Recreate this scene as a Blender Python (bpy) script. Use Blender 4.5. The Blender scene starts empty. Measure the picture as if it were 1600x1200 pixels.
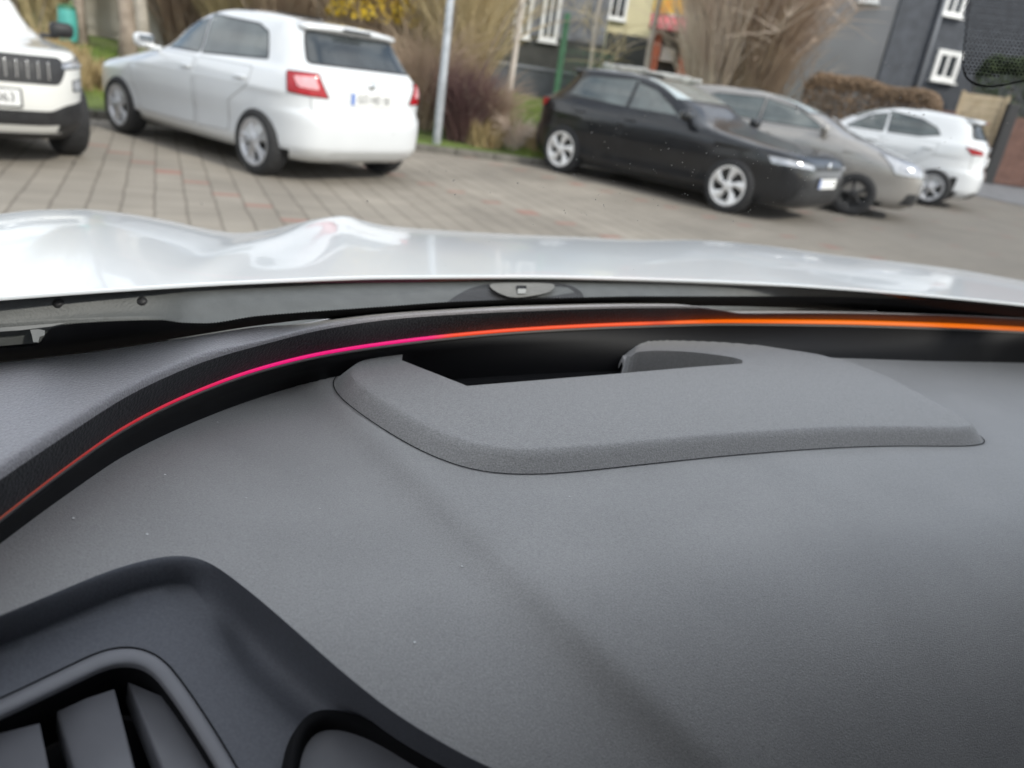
import bpy, bmesh, math, random
from math import sin, cos, pi, radians
from mathutils import Vector, Matrix, geometry
from mathutils.bvhtree import BVHTree

# ------------------------------------------------------------------ camera, world, sun, exposure
scene = bpy.context.scene
COL = scene.collection
F, PITCH, ROLL, H = 1202.0, radians(21.985), radians(8.48), 1.2546
CR, SR = cos(ROLL), sin(ROLL)
FW = Vector((0, cos(PITCH), -sin(PITCH))); RT = Vector((1, 0, 0)); UP = Vector((0, sin(PITCH), cos(PITCH)))
cam_d = bpy.data.cameras.new('camera'); cam = bpy.data.objects.new('camera', cam_d); COL.objects.link(cam)
xa = RT*CR + UP*SR; ya = UP*CR - RT*SR; za = -FW
cam.matrix_world = Matrix(((xa.x, ya.x, za.x, 0), (xa.y, ya.y, za.y, 0), (xa.z, ya.z, za.z, H), (0, 0, 0, 1)))
cam_d.sensor_fit = 'HORIZONTAL'; cam_d.sensor_width = 36.0; cam_d.lens = 36.0*F/1600.0
cam_d.clip_start = 0.02; cam_d.clip_end = 1000
cam_d.dof.use_dof = True; cam_d.dof.focus_distance = 0.50; cam_d.dof.aperture_fstop = 7.4
scene.camera = cam

SUN_EL, SUN_AZ = radians(38), math.atan2(0.80, -0.55)      # azimuth clockwise from +Y
world = bpy.data.worlds.new('World'); scene.world = world; world.use_nodes = True
nt = world.node_tree; nt.nodes.clear()
wo = nt.nodes.new('ShaderNodeOutputWorld'); bg = nt.nodes.new('ShaderNodeBackground')
sky = nt.nodes.new('ShaderNodeTexSky'); sky.sky_type = 'NISHITA'; sky.sun_disc = False
sky.sun_elevation = SUN_EL; sky.sun_rotation = SUN_AZ
tc = nt.nodes.new('ShaderNodeTexCoord'); nz = nt.nodes.new('ShaderNodeTexNoise')
nz.inputs['Scale'].default_value = 2.6; nz.inputs['Detail'].default_value = 7; nz.inputs['Roughness'].default_value = .58
cr = nt.nodes.new('ShaderNodeValToRGB'); cr.color_ramp.elements[0].position = .36; cr.color_ramp.elements[1].position = .60
mx = nt.nodes.new('ShaderNodeMix'); mx.data_type = 'RGBA'
mx.inputs[7].default_value = (9.6, 9.8, 10.2, 1)
nt.links.new(tc.outputs['Generated'], nz.inputs['Vector']); nt.links.new(nz.outputs['Fac'], cr.inputs['Fac'])
nt.links.new(cr.outputs['Color'], mx.inputs[0]); nt.links.new(sky.outputs['Color'], mx.inputs[6])
nt.links.new(mx.outputs[2], bg.inputs['Color']); bg.inputs['Strength'].default_value = .142
nt.links.new(bg.outputs['Background'], wo.inputs['Surface'])
sl = bpy.data.lights.new('sun', 'SUN'); sl.energy = 2.2; sl.angle = radians(3); sl.color = (1, .95, .87)
so = bpy.data.objects.new('sun', sl); COL.objects.link(so)
sd = Vector((sin(SUN_AZ)*cos(SUN_EL), cos(SUN_AZ)*cos(SUN_EL), sin(SUN_EL)))
so.rotation_euler = sd.to_track_quat('Z', 'Y').to_euler()
scene.view_settings.view_transform = 'Standard'; scene.view_settings.look = 'None'
scene.view_settings.exposure = 0.38; scene.view_settings.gamma = 1.0

# ------------------------------------------------------------------ helpers
rnd = random.Random(7)
def ray(u, v):
    X, Y = u-800, v-600
    a, b = CR*X + SR*Y, -SR*X + CR*Y
    return RT*(a/F) + UP*(-b/F) + FW
CAMP = Vector((0, 0, H))
def P(u, v, z): d = ray(u, v); return CAMP + d*((z-H)/d.z)          # point at height z
def at(u, v, Y): d = ray(u, v); return CAMP + d*(Y/d.y)             # point at distance Y
def on_plane(u, v, p0, n):
    d = ray(u, v); return CAMP + d*((p0-CAMP).dot(n)/d.dot(n))
def pchip(xs, ys):
    n = len(xs); h = [xs[i+1]-xs[i] for i in range(n-1)]; dl = [(ys[i+1]-ys[i])/h[i] for i in range(n-1)]
    m = [dl[0]] + [0.0]*(n-2) + [dl[-1]]
    for i in range(1, n-1):
        if dl[i-1]*dl[i] > 0:
            w1, w2 = 2*h[i]+h[i-1], h[i]+2*h[i-1]; m[i] = (w1+w2)/(w1/dl[i-1]+w2/dl[i])
    def f(x):
        if x <= xs[0]: return ys[0]+m[0]*(x-xs[0])
        if x >= xs[-1]: return ys[-1]+m[-1]*(x-xs[-1])
        i = 0
        while xs[i+1] < x: i += 1
        t = (x-xs[i])/h[i]
        return (ys[i]*(1+2*t)*(1-t)**2 + m[i]*h[i]*t*(1-t)**2 + ys[i+1]*t*t*(3-2*t) + m[i+1]*h[i]*t*t*(t-1))
    return f
def curve(pts): return pchip([p[0] for p in pts], [p[1] for p in pts])
def sstep(a, b, x):
    t = max(0.0, min(1.0, (x-a)/(b-a))); return t*t*(3-2*t)

def link(name, me, parent=None):
    o = bpy.data.objects.new(name, me); COL.objects.link(o)
    if parent: o.parent = parent
    return o
def obj(name, vs, fs, mat, parent=None, smooth=True, mi=None):
    me = bpy.data.meshes.new(name); me.from_pydata([tuple(v) for v in vs], [], fs)
    for m in (mat if isinstance(mat, (list, tuple)) else [mat]): me.materials.append(m)
    if mi: me.polygons.foreach_set('material_index', mi)
    if smooth: me.polygons.foreach_set('use_smooth', [True]*len(me.polygons))
    me.validate(); me.update()
    return link(name, me, parent)
def tag(o, label=None, cat=None, group=None, kind=None):
    if label: o['label'] = label
    if cat: o['category'] = cat
    if group: o['group'] = group
    if kind: o['kind'] = kind
    return o
def empty(name, loc, rz=0, label=None, cat=None, group=None):
    o = bpy.data.objects.new(name, None); COL.objects.link(o); o.location = loc; o.rotation_euler = (0, 0, rz)
    o.empty_display_size = .2
    return tag(o, label, cat, group)
class MB:
    def __init__(s): s.v = []; s.f = []; s.mi = []
    def add(s, vs, fs, mi=0):
        n = len(s.v); s.v += [Vector(v) for v in vs]; s.f += [tuple(i+n for i in f) for f in fs]; s.mi += [mi]*len(fs)
    def box(s, c, d, rz=0, mi=0, bev=0.0, rot=None):
        bm = bmesh.new(); bmesh.ops.create_cube(bm, size=1)
        for v in bm.verts: v.co = Vector((v.co.x*d[0], v.co.y*d[1], v.co.z*d[2]))
        if bev: bmesh.ops.bevel(bm, geom=bm.edges[:], offset=bev, segments=2, affect='EDGES', profile=.5)
        M = Matrix.Translation(c) @ (rot if rot else Matrix.Rotation(rz, 4, 'Z'))
        bm.verts.index_update()
        s.add([M @ v.co for v in bm.verts], [[v.index for v in f.verts] for f in bm.faces], mi); bm.free()
    def tube(s, pts, rad, n=5, mi=0, cap=True):
        pts = [Vector(p) for p in pts]; k = len(pts); r = rad if isinstance(rad, (list, tuple)) else [rad]*k
        vs = []; 
        for i, p in enumerate(pts):
            t = (pts[min(i+1, k-1)]-pts[max(i-1, 0)]).normalized()
            a = t.orthogonal().normalized() if i == 0 else (a - t*a.dot(t)).normalized()
            b = t.cross(a)
            for j in range(n): vs.append(p + (a*cos(2*pi*j/n)+b*sin(2*pi*j/n))*r[i])
        fs = [(i*n+j, i*n+(j+1) % n, (i+1)*n+(j+1) % n, (i+1)*n+j) for i in range(k-1) for j in range(n)]
        if cap: fs += [tuple(range(n))[::-1], tuple((k-1)*n+j for j in range(n))]
        s.add(vs, fs, mi)
    def lathe(s, prof, M, n=40, mi=0):
        """profile (radius, axial); axis = local y"""
        k = len(prof); vs = [M @ Vector((r*cos(2*pi*j/n), a, r*sin(2*pi*j/n))) for r, a in prof for j in range(n)]
        s.add(vs, [(i*n+j, (i+1)*n+j, (i+1)*n+(j+1) % n, i*n+(j+1) % n) for i in range(k-1) for j in range(n)], mi)
    def prism(s, poly, fn, thick, mi=0):
        """poly: list of 2D, fn maps 2D -> (front point); thick vector back"""
        a = [fn(*p) for p in poly]; b = [p+thick for p in a]; n = len(a)
        s.add(a+b, [tuple(range(n)), tuple(range(2*n-1, n-1, -1))] + [(i, i+n, (i+1) % n+n, (i+1) % n) for i in range(n)], mi)
    def build(s, name, mat, parent=None, smooth=False):
        return obj(name, s.v, s.f, mat, parent, smooth, s.mi if isinstance(mat, (list, tuple)) else None)
def grid_faces(nr, nc): return [(i*nc+j, i*nc+j+1, (i+1)*nc+j+1, (i+1)*nc+j) for i in range(nr-1) for j in range(nc-1)]
def inside(p, poly):
    x, y = p[0], p[1]; c = False; j = len(poly)-1
    for i in range(len(poly)):
        xi, yi = poly[i][0], poly[i][1]; xj, yj = poly[j][0], poly[j][1]
        if (yi > y) != (yj > y) and x < (xj-xi)*(y-yi)/(yj-yi)+xi: c = not c
        j = i
    return c
def dist_poly(p, poly, closed=True):
    best = 1e9; n = len(poly); P2 = Vector(p[:2])
    for i in range(n if closed else n-1):
        a = Vector(poly[i][:2]); b = Vector(poly[(i+1) % n][:2]); ab = b-a
        t = max(0, min(1, (P2-a).dot(ab)/max(ab.length_squared, 1e-12))); best = min(best, (P2-a-ab*t).length)
    return best
def resample(poly, step, closed=True):
    out = []; n = len(poly)
    for i in range(n if closed else n-1):
        a = Vector(poly[i]); b = Vector(poly[(i+1) % n]); k = max(1, int((b-a).length/step+.5))
        out += [a.lerp(b, j/k) for j in range(k)]
    if not closed: out.append(Vector(poly[-1]))
    return out
def round_poly(poly, r, seg=4):
    out = []; n = len(poly)
    for i in range(n):
        p = Vector(poly[i]); a = Vector(poly[i-1])-p; b = Vector(poly[(i+1) % n])-p
        k = min(r, a.length*.45, b.length*.45); A = p+a.normalized()*k; B = p+b.normalized()*k
        for j in range(seg+1):
            t = j/seg; out.append(A*(1-t)**2+p*2*t*(1-t)+B*t*t)
    return out
def chaikin(poly, it=2, closed=True):
    for _ in range(it):
        o = []; n = len(poly)
        if not closed: o.append(Vector(poly[0]))
        for i in range(n if closed else n-1):
            a = Vector(poly[i]); b = Vector(poly[(i+1) % n]); o += [a.lerp(b, .25), a.lerp(b, .75)]
        if not closed: o.append(Vector(poly[-1]))
        poly = o
    return poly
def offset_in(poly, d):
    n = len(poly); out = []; A = sum(poly[i][0]*poly[(i+1) % n][1]-poly[(i+1) % n][0]*poly[i][1] for i in range(n)); s = 1 if A > 0 else -1
    for i in range(n):
        t = (Vector(poly[(i+1) % n])-Vector(poly[i-1])).normalized(); out.append(Vector(poly[i])+Vector((-t.y, t.x))*d*s)
    return out
def fill(loops, step, keep):
    """triangulate: loops = constraint outlines (2D), interior points on a grid; keep(p) filters faces"""
    vs = []; es = []
    for lp in loops:
        n = len(vs); vs += [Vector((p[0], p[1])) for p in lp]; es += [(n+i, n+(i+1) % len(lp)) for i in range(len(lp))]
    xs = [v.x for v in vs]; ys = [v.y for v in vs]; y = min(ys)+step*.5; r = 0
    while y < max(ys):
        x = min(xs)+step*(.5 if r % 2 else 0.99)
        while x < max(xs):
            p = Vector((x, y))
            if keep(p) and all(dist_poly(p, lp) > step*.35 for lp in loops): vs.append(p)
            x += step
        y += step*.87; r += 1
    V, E, Fc, *_ = geometry.delaunay_2d_cdt(vs, es, [], 0, 1e-7)
    Fc = [f for f in Fc if keep(sum((V[i] for i in f), Vector((0, 0)))/len(f))]
    return V, Fc

# ------------------------------------------------------------------ materials
def mat(name, col, rough=.5, metal=0, var=0, vscale=20, bump=0, bscale=200, coat=0, ior=None, emit=None, estr=0, col2=None, coords='Object', spec=None, btype='NOISE', sheen=0, grain=None):
    m = bpy.data.materials.new(name); m.use_nodes = True; t = m.node_tree; b = t.nodes['Principled BSDF']
    b.inputs['Base Color'].default_value = (*col, 1); b.inputs['Roughness'].default_value = rough; b.inputs['Metallic'].default_value = metal
    if coat: b.inputs['Coat Weight'].default_value = coat; b.inputs['Coat Roughness'].default_value = .04
    if ior: b.inputs['IOR'].default_value = ior
    if spec is not None: b.inputs['Specular IOR Level'].default_value = spec
    if sheen: b.inputs['Sheen Weight'].default_value = sheen; b.inputs['Sheen Roughness'].default_value = .4
    if emit: b.inputs['Emission Color'].default_value = (*emit, 1); b.inputs['Emission Strength'].default_value = estr
    c = t.nodes.new('ShaderNodeTexCoord')
    if var or col2:
        n = t.nodes.new('ShaderNodeTexNoise'); n.inputs['Scale'].default_value = vscale; n.inputs['Detail'].default_value = 6
        t.links.new(c.outputs[coords], n.inputs['Vector'])
        r = t.nodes.new('ShaderNodeValToRGB'); r.color_ramp.elements[0].position = .3; r.color_ramp.elements[1].position = .7
        c2 = col2 or tuple(min(1, x*(1+var)) for x in col); c1 = col if col2 else tuple(x*(1-var) for x in col)
        r.color_ramp.elements[0].color = (*c1, 1); r.color_ramp.elements[1].color = (*c2, 1)
        t.links.new(n.outputs['Fac'], r.inputs['Fac']); t.links.new(r.outputs['Color'], b.inputs['Base Color'])
        if grain:
            n3 = t.nodes.new('ShaderNodeTexNoise'); n3.inputs['Scale'].default_value = grain[0]; n3.inputs['Detail'].default_value = 5
            t.links.new(c.outputs[coords], n3.inputs['Vector']); mr = t.nodes.new('ShaderNodeMapRange'); mr.inputs[1].default_value = .3; mr.inputs[2].default_value = .7; mr.inputs[3].default_value = 1-grain[1]; mr.inputs[4].default_value = 1+grain[1]
            t.links.new(n3.outputs['Fac'], mr.inputs[0]); vm = t.nodes.new('ShaderNodeVectorMath'); vm.operation = 'SCALE'; t.links.new(r.outputs['Color'], vm.inputs[0]); t.links.new(mr.outputs[0], vm.inputs['Scale']); t.links.new(vm.outputs[0], b.inputs['Base Color'])
    if bump:
        n2 = t.nodes.new('ShaderNodeTexNoise' if btype == 'NOISE' else 'ShaderNodeTexVoronoi'); n2.inputs['Scale'].default_value = bscale
        if btype == 'NOISE': n2.inputs['Detail'].default_value = 3
        t.links.new(c.outputs[coords], n2.inputs['Vector'])
        bp = t.nodes.new('ShaderNodeBump'); bp.inputs['Strength'].default_value = 1; bp.inputs['Distance'].default_value = bump
        t.links.new(n2.outputs[0], bp.inputs['Height']); t.links.new(bp.outputs['Normal'], b.inputs['Normal'])
    return m
M = {}
M['white'] = mat('white_paint', (.655, .67, .68), .35, coat=1, var=.02, vscale=3)
M['white_warm'] = mat('white_paint_warm', (.66, .655, .62), .35, coat=1, var=.02, vscale=3)
M['black_paint'] = mat('black_paint', (.005, .0058, .0075), .28, coat=.6, var=.25, vscale=4, spec=.35)
M['taupe'] = mat('taupe_metallic', (.30, .285, .265), .30, metal=.4, coat=1, var=.05, vscale=4)
M['dark'] = mat('black_plastic', (.018, .018, .019), .55, var=.3, vscale=14)
M['cavity'] = mat('wheel_well_black', (.006, .006, .006), .95)
M['glass'] = mat('tinted_car_glass', (.10, .115, .11), .05, ior=1.8, var=.5, vscale=2.2)
M['rear_glass'] = mat('dark_rear_glass', (.035, .042, .045), .05, ior=1.7, var=.5, vscale=2.2)
M['windscreen'] = mat('windscreen_glass', (.50, .56, .55), .10, metal=.55, ior=1.8, var=.3, vscale=2)  # pale base colour carries part of the bright sky reflection
M['tyre'] = mat('tyre_rubber', (.022, .022, .023), .85, var=.25, vscale=20)
M['rim'] = mat('silver_wheel', (.56, .56, .57), .36, metal=.55, var=.06, vscale=10)
M['rim_bright'] = mat('bright_wheel', (.78, .77, .75), .35, metal=.25, var=.06, vscale=10)
M['seam'] = mat('door_gap', (.22, .22, .22), .8)
M['chrome'] = mat('chrome', (.75, .76, .77), .15, metal=1)
M['red_lens'] = mat('red_tail_lens', (.36, .003, .010), .25, coat=.3, var=.15, vscale=12)
M['pale_lens'] = mat('clear_lens', (.42, .43, .45), .12, metal=.3, coat=1, var=.25, vscale=16)
M['pink_lens'] = mat('pale_red_lens', (.75, .38, .40), .2, coat=.3, var=.2, vscale=30)
M['plate'] = mat('plate_white', (.74, .74, .72), .45, var=.03, vscale=8)
M['blue'] = mat('plate_blue', (.06, .16, .50), .4)
M['ink'] = mat('plate_ink', (.03, .03, .035), .5)

def paver_mat():
    m = bpy.data.materials.new('concrete_pavers'); m.use_nodes = True; t = m.node_tree; b = t.nodes['Principled BSDF']; L = t.links.new
    g = t.nodes.new('ShaderNodeNewGeometry'); s = t.nodes.new('ShaderNodeSeparateXYZ'); L(g.outputs['Position'], s.inputs[0])
    def mth(op, a, b_=None, c_=None):
        n = t.nodes.new('ShaderNodeMath'); n.operation = op
        for i, x in enumerate((a, b_, c_)):
            if x is None: continue
            if isinstance(x, (int, float)): n.inputs[i].default_value = x
            else: L(x, n.inputs[i])
        return n.outputs[0]
    a = mth('ADD', mth('MULTIPLY', s.outputs[0], .8988), mth('MULTIPLY', s.outputs[1], .4384))
    bb = mth('ADD', mth('MULTIPLY', s.outputs[0], -.4384), mth('MULTIPLY', s.outputs[1], .8988))
    wn = t.nodes.new('ShaderNodeTexNoise'); wn.inputs['Scale'].default_value = 3; L(g.outputs['Position'], wn.inputs['Vector'])
    ad = mth('ADD', a, mth('MULTIPLY', mth('SUBTRACT', wn.outputs[0], .5), .03))
    W, Lg = .213, .1065
    ra = mth('DIVIDE', mth('ADD', ad, .06), W); row = mth('FLOOR', ra); fa = mth('FRACT', ra)
    rb = mth('DIVIDE', mth('ADD', bb, mth('MULTIPLY', row, Lg*.5)), Lg); cell = mth('FLOOR', rb); fb = mth('FRACT', rb)
    ea = mth('MINIMUM', fa, mth('SUBTRACT', 1, fa)); eb = mth('MINIMUM', fb, mth('SUBTRACT', 1, fb))
    ja = t.nodes.new('ShaderNodeMapRange'); ja.inputs[1].default_value = .02; ja.inputs[2].default_value = .06; L(ea, ja.inputs[0])
    jb = t.nodes.new('ShaderNodeMapRange'); jb.inputs[1].default_value = .0; jb.inputs[2].default_value = .06; jb.inputs[3].default_value = .72; L(eb, jb.inputs[0])
    joint = mth('MULTIPLY', ja.outputs[0], jb.outputs[0])
    # red marker pavers: staggered diagonal rows
    cv = t.nodes.new('ShaderNodeCombineXYZ'); L(row, cv.inputs[0]); L(cell, cv.inputs[1])
    wh = t.nodes.new('ShaderNodeTexWhiteNoise'); wh.noise_dimensions = '2D'; L(cv.outputs[0], wh.inputs['Vector'])
    bc = mth('MULTIPLY', mth('SUBTRACT', mth('ADD', cell, .5), mth('MULTIPLY', row, .5)), Lg)
    ac = mth('SUBTRACT', mth('MULTIPLY', mth('ADD', row, .5), W), .06)
    q = mth('ADD', mth('SUBTRACT', mth('ADD', bc, mth('MULTIPLY', ac, 2.03)), 7.76), 569)
    q = mth('MODULO', mth('ADD', q, .06), 5.69)
    red = mth('MULTIPLY', mth('LESS_THAN', q, .12), mth('LESS_THAN', mth('ABSOLUTE', mth('SUBTRACT', bc, mth('MULTIPLY', ac, 0))), 40))
    # tone variation
    n1 = t.nodes.new('ShaderNodeTexNoise'); n1.inputs['Scale'].default_value = .8; n1.inputs['Detail'].default_value = 6; L(g.outputs['Position'], n1.inputs['Vector'])
    n2 = t.nodes.new('ShaderNodeTexNoise'); n2.inputs['Scale'].default_value = 60; n2.inputs['Detail'].default_value = 3; L(g.outputs['Position'], n2.inputs['Vector'])
    r1 = t.nodes.new('ShaderNodeValToRGB'); e = r1.color_ramp.elements; e[0].position = .3; e[1].position = .72
    e[0].color = (.205, .182, .150, 1); e[1].color = (.325, .29, .24, 1); L(n1.outputs[0], r1.inputs[0])
    def mix(f, c1, c2, bt='MIX'):
        n = t.nodes.new('ShaderNodeMix'); n.data_type = 'RGBA'; n.blend_type = bt
        for i, x in ((0, f), (6, c1), (7, c2)):
            if isinstance(x, tuple): n.inputs[i].default_value = (*x, 1)
            elif isinstance(x, (int, float)): n.inputs[i].default_value = x
            else: L(x, n.inputs[i])
        return n.outputs[2]
    vv = mth('ADD', mth('MULTIPLY', wh.outputs[0], .16), mth('ADD', .75, mth('MULTIPLY', n2.outputs[0], .30)))
    cc = t.nodes.new('ShaderNodeCombineColor'); L(vv, cc.inputs[0]); L(vv, cc.inputs[1]); L(vv, cc.inputs[2])
    base = mix(1, r1.outputs[0], cc.outputs[0], 'MULTIPLY')
    base = mix(mth('MULTIPLY', red, .62), base, (.30, .13, .10))
    # trafficked asphalt-brown zone to the right
    wr = t.nodes.new('ShaderNodeMapRange'); wr.inputs[1].default_value = .8; wr.inputs[2].default_value = 5.0; L(mth('ADD', s.outputs[0], mth('MULTIPLY', mth('SUBTRACT', n1.outputs[0], .5), 3)), wr.inputs[0])
    base = mix(wr.outputs[0], base, mix(.65, base, (.125, .115, .10)))
    base = mix(mth('SUBTRACT', 1, joint), base, mix(1, base, (.60, .58, .56), 'MULTIPLY'))
    L(base, b.inputs['Base Color']); b.inputs['Roughness'].default_value = .88
    bp = t.nodes.new('ShaderNodeBump'); bp.inputs['Distance'].default_value = .003; L(joint, bp.inputs['Height']); L(bp.outputs[0], b.inputs['Normal'])
    return m

# ------------------------------------------------------------------ ground
R_ = Vector((.8988, .4384, 0)); FWD = Vector((-.4384, .8988, 0))      # own car: right and forward
kerb = [(-40, -8), (-12, 6.4), (-5.58, 9.77), (-3.6, 10.75), (-1.87, 11.47), (-.2, 11.8), (.15, 12.0), (.55, 13.0), (2.2, 14.3), (4.5, 17.5), (7.3, 21.5), (9, 34), (60, 80)]
M['paver'] = paver_mat()
g = [(-120, -60), (140, -60), (140, 160), (-120, 160)]
gr = obj('paved_yard', [(x, y, 0) for x, y in g], [(0, 1, 2, 3)], M['paver'], smooth=False); tag(gr, kind='structure')
M['lawn'] = mat('lawn_soil', (.07, .085, .022), .95, col2=(.13, .19, .035), vscale=1.3, coords='Object')
M['kerbstone'] = mat('kerbstone', (.15, .14, .12), .9, var=.3, vscale=6)
M['grass'] = mat('grass_blades', (.10, .17, .022), .7, col2=(.22, .27, .05), vscale=.9)
M['straw'] = mat('dry_grass', (.30, .22, .10), .8, col2=(.44, .34, .18), vscale=2)
def slope_z(x, y):
    d = dist_poly((x, y), kerb, closed=False)
    return .075+min(d, 14)*.083+max(0, min(d-14, 30))*.03
vs = []; fs = []; kk = resample([Vector(k) for k in kerb], 1.2, False)
outn = Vector((-.45, .9))
rows = [0, .3, .8, 1.5, 2.5, 4, 6, 8, 11, 15, 22, 40, 90]
for r in rows:
    for p in kk:
        q = p+outn*r; vs.append((q.x, q.y, slope_z(q.x, q.y) if r else .07))
nk = len(kk)
lawn = obj('lawn', vs, grid_faces(len(rows), nk), M['lawn']); tag(lawn, kind='structure')
mb = MB(); kl = [Vector((p.x, p.y, .04)) for p in resample([Vector(k) for k in kerb], .5, False)]
for a, b in zip(kl, kl[1:]):
    d = b-a; mb.box((a+b)/2, (d.length-.01, .10, .12), math.atan2(d.y, d.x), bev=.01)
ko = mb.build('kerb', M['kerbstone']); tag(ko, kind='structure')
M['asphalt'] = mat('asphalt', (.16, .16, .165), .9, var=.25, vscale=3)
rd = [at(1500, 268, 19), at(1900, 330, 19)]
road = obj('road', [(10, 20.2, .012), (12.5, 15.5, .012), (90, 22, .012), (120, 90, .012), (30, 60, .012)], [(0, 1, 2, 3, 4)], M['asphalt'], smooth=False); tag(road, kind='structure')

def grass(name, spots, n, h, mt, label, cat):
    v = []; f = []
    for _ in range(n):
        (x0, y0, r) = rnd.choice(spots); a = rnd.uniform(0, 6.28); q = r*math.sqrt(rnd.random())
        x, y = x0+q*cos(a), y0+q*sin(a)
        if dist_poly((x, y), kerb, False) < .08 or (y-.0) < 9.2: continue
        z = slope_z(x, y)-.01; hh = h*rnd.uniform(.5, 1.3); b = rnd.uniform(0, 6.28); w = .008*hh/.1
        lx, ly = rnd.uniform(-.5, .5)*hh, rnd.uniform(-.5, .5)*hh; k = len(v)
        v += [(x-w*cos(b), y-w*sin(b), z), (x+w*cos(b), y+w*sin(b), z), (x+lx, y+ly, z+hh)]; f.append((k, k+1, k+2))
    o = obj(name, v, f, mt, smooth=False); tag(o, label, cat, kind='stuff'); return o
grass('grass', [(-7.5, 12.5, 2.5), (-6, 13.5, 3), (.2, 15, 1.6), (.6, 17.5, 2.2), (-.4, 13.2, 1.0), (-.1, 12.7, .7), (1.2, 20, 3)], 26000, .10, M['grass'], 'short green grass on the bank beyond the yard edge', 'grass')
grass('dry_grass', [(-7.4, 11.1, .9), (-7.9, 12.3, .7), (-6.6, 11.2, .4), (-.1, 12.6, .35), (-1.0, 12.4, .3), (-9, 13, 1)], 5000, .34, M['straw'], 'tall straw coloured dry grass at the yard edge', 'grass')

# ------------------------------------------------------------------ cars
def project(bvh, pts, d, off, back=.012, seam=0, step=.05, r=.03):
    """closed outline of 3D points (near the body) -> panel that follows the body, thickness back"""
    d = Vector(d).normalized(); hx = Vector((0, 0, 1)).cross(d).normalized(); hy = d.cross(hx)
    q = [Vector((Vector(p).dot(hx), Vector(p).dot(hy))) for p in pts]
    q = resample(round_poly(q, r, 4), step)
    q = [p for i, p in enumerate(q) if (p-q[i-1]).length > 1e-4]
    loops = [q]
    if seam: loops.append(offset_in(q, seam))
    V, Fc = fill(loops, step, lambda p: inside(p, q))
    base = min(0, 0)
    pos = []; nor = []
    for p in V:
        o = hx*p.x+hy*p.y-d*6
        h = bvh.ray_cast(o, d)
        pos.append(h[0]); nor.append(h[1])
    Fc = [f for f in Fc if all(pos[i] is not None for i in f)]
    vs = [pos[i]+(nor[i]*off if nor[i].dot(d) < 0 else -nor[i]*off) if pos[i] is not None else Vector((0, 0, 0)) for i in range(len(V))]
    mi = [1 if seam and not inside(sum((V[i] for i in f), Vector((0, 0)))/3, loops[1]) else 0 for f in Fc]
    # skirt
    cnt = {}
    for f in Fc:
        for a, b in zip(f, f[1:]+f[:1]): cnt[(a, b)] = 1
    bd = [e for e in cnt if (e[1], e[0]) not in cnt]; mp = {}
    for e in bd:
        for i in e:
            if i not in mp: mp[i] = len(vs); n = nor[i] if nor[i].dot(d) < 0 else -nor[i]; vs.append(vs[i]-n*(back+off))
    Fc = [tuple(f) for f in Fc] + [(a, mp[a], mp[b], b) for a, b in bd]; mi += [1 if seam else 0]*len(bd)
    return vs, Fc, mi

def text_mesh(s, size, name='plate_text'):
    cu = bpy.data.curves.new('txt', 'FONT'); cu.body = s; cu.size = size; cu.align_x = 'CENTER'; cu.align_y = 'CENTER'; cu.extrude = .001
    o = bpy.data.objects.new('txt', cu); COL.objects.link(o)
    dg = bpy.context.evaluated_depsgraph_get(); dg.update(); me = bpy.data.meshes.new_from_object(o.evaluated_get(dg))
    bpy.data.objects.remove(o); bpy.data.curves.remove(cu); me.name = name
    return me

def wheel(parent, x, y, r, rr, style, rimmat):
    side = 1 if y > 0 else -1
    w = empty('wheel', (x, y, r)); w.parent = parent; w.rotation_euler = (0, 0, 0 if side > 0 else pi)
    I = Matrix.Identity(4)
    t = MB(); hw = .10
    t.lathe([(rr, -hw), (rr+.02, -hw-.005), (r-.03, -hw-.01), (r-.008, -hw+.015), (r, -hw+.04), (r, hw-.04), (r-.008, hw-.015), (r-.03, hw+.008), (rr+.03, hw+.012), (rr+.005, hw+.004), (rr, hw-.004)], I, 44)
    tw = t.build('tyre', M['tyre'], w, True)
    m = MB(); yo = hw-.002
    m.lathe([(rr+.004, yo+.002), (rr-.012, yo+.006), (rr-.028, yo-.004), (rr-.034, yo-.05), (rr-.06, yo-.09), (.02, yo-.09)], I, 44)
    n = 5 if style != 'twin' else 10
    for k in range(n):
        a = 2*pi*k/n + (.3 if style == 'blade' else .1)
        if style == 'blade':   # broad swept blades
            prof = [(.05, -.30, .30), (rr*.45, -.28, .34), (rr*.72, -.16, .50), (rr-.012, .00, .62)]
        elif style == 'twin':
            a = 2*pi*(k//2)/5 + (.17 if k % 2 else -.17)+.1
            prof = [(.045, -.35, .35), (rr*.5, -.09, .09), (rr*.8, -.085, .085), (rr-.02, -.10, .10)]
        else: prof = [(.05, -.5, .5), (rr*.5, -.19, .19), (rr*.8, -.17, .17), (rr-.02, -.24, .24)]
        vs = []
        for i, (q, a0, a1) in enumerate(prof):
            yy = yo+.006-.012*(1-abs(i-1.5)/1.5)+(.008 if i == 0 else 0)
            for b, dy in ((a0, -.028), (a0*.8+a1*.2, 0), (a0*.2+a1*.8, 0), (a1, -.028)): vs.append((q*cos(a+b), yy+dy, q*sin(a+b)))
        m.add(vs, grid_faces(4, 4))
    m.lathe([(.065, yo-.03), (.06, yo+.004), (.03, yo+.012), (.001, yo+.013)], I, 20)
    rm = m.build('rim', rimmat, w, True)
    bd = MB(); bd.lathe([(rr-.03, yo-.075), (.02, yo-.07)], I, 30); bd.build('brake_disc', M['dark'], w, True)
    return w

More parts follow.
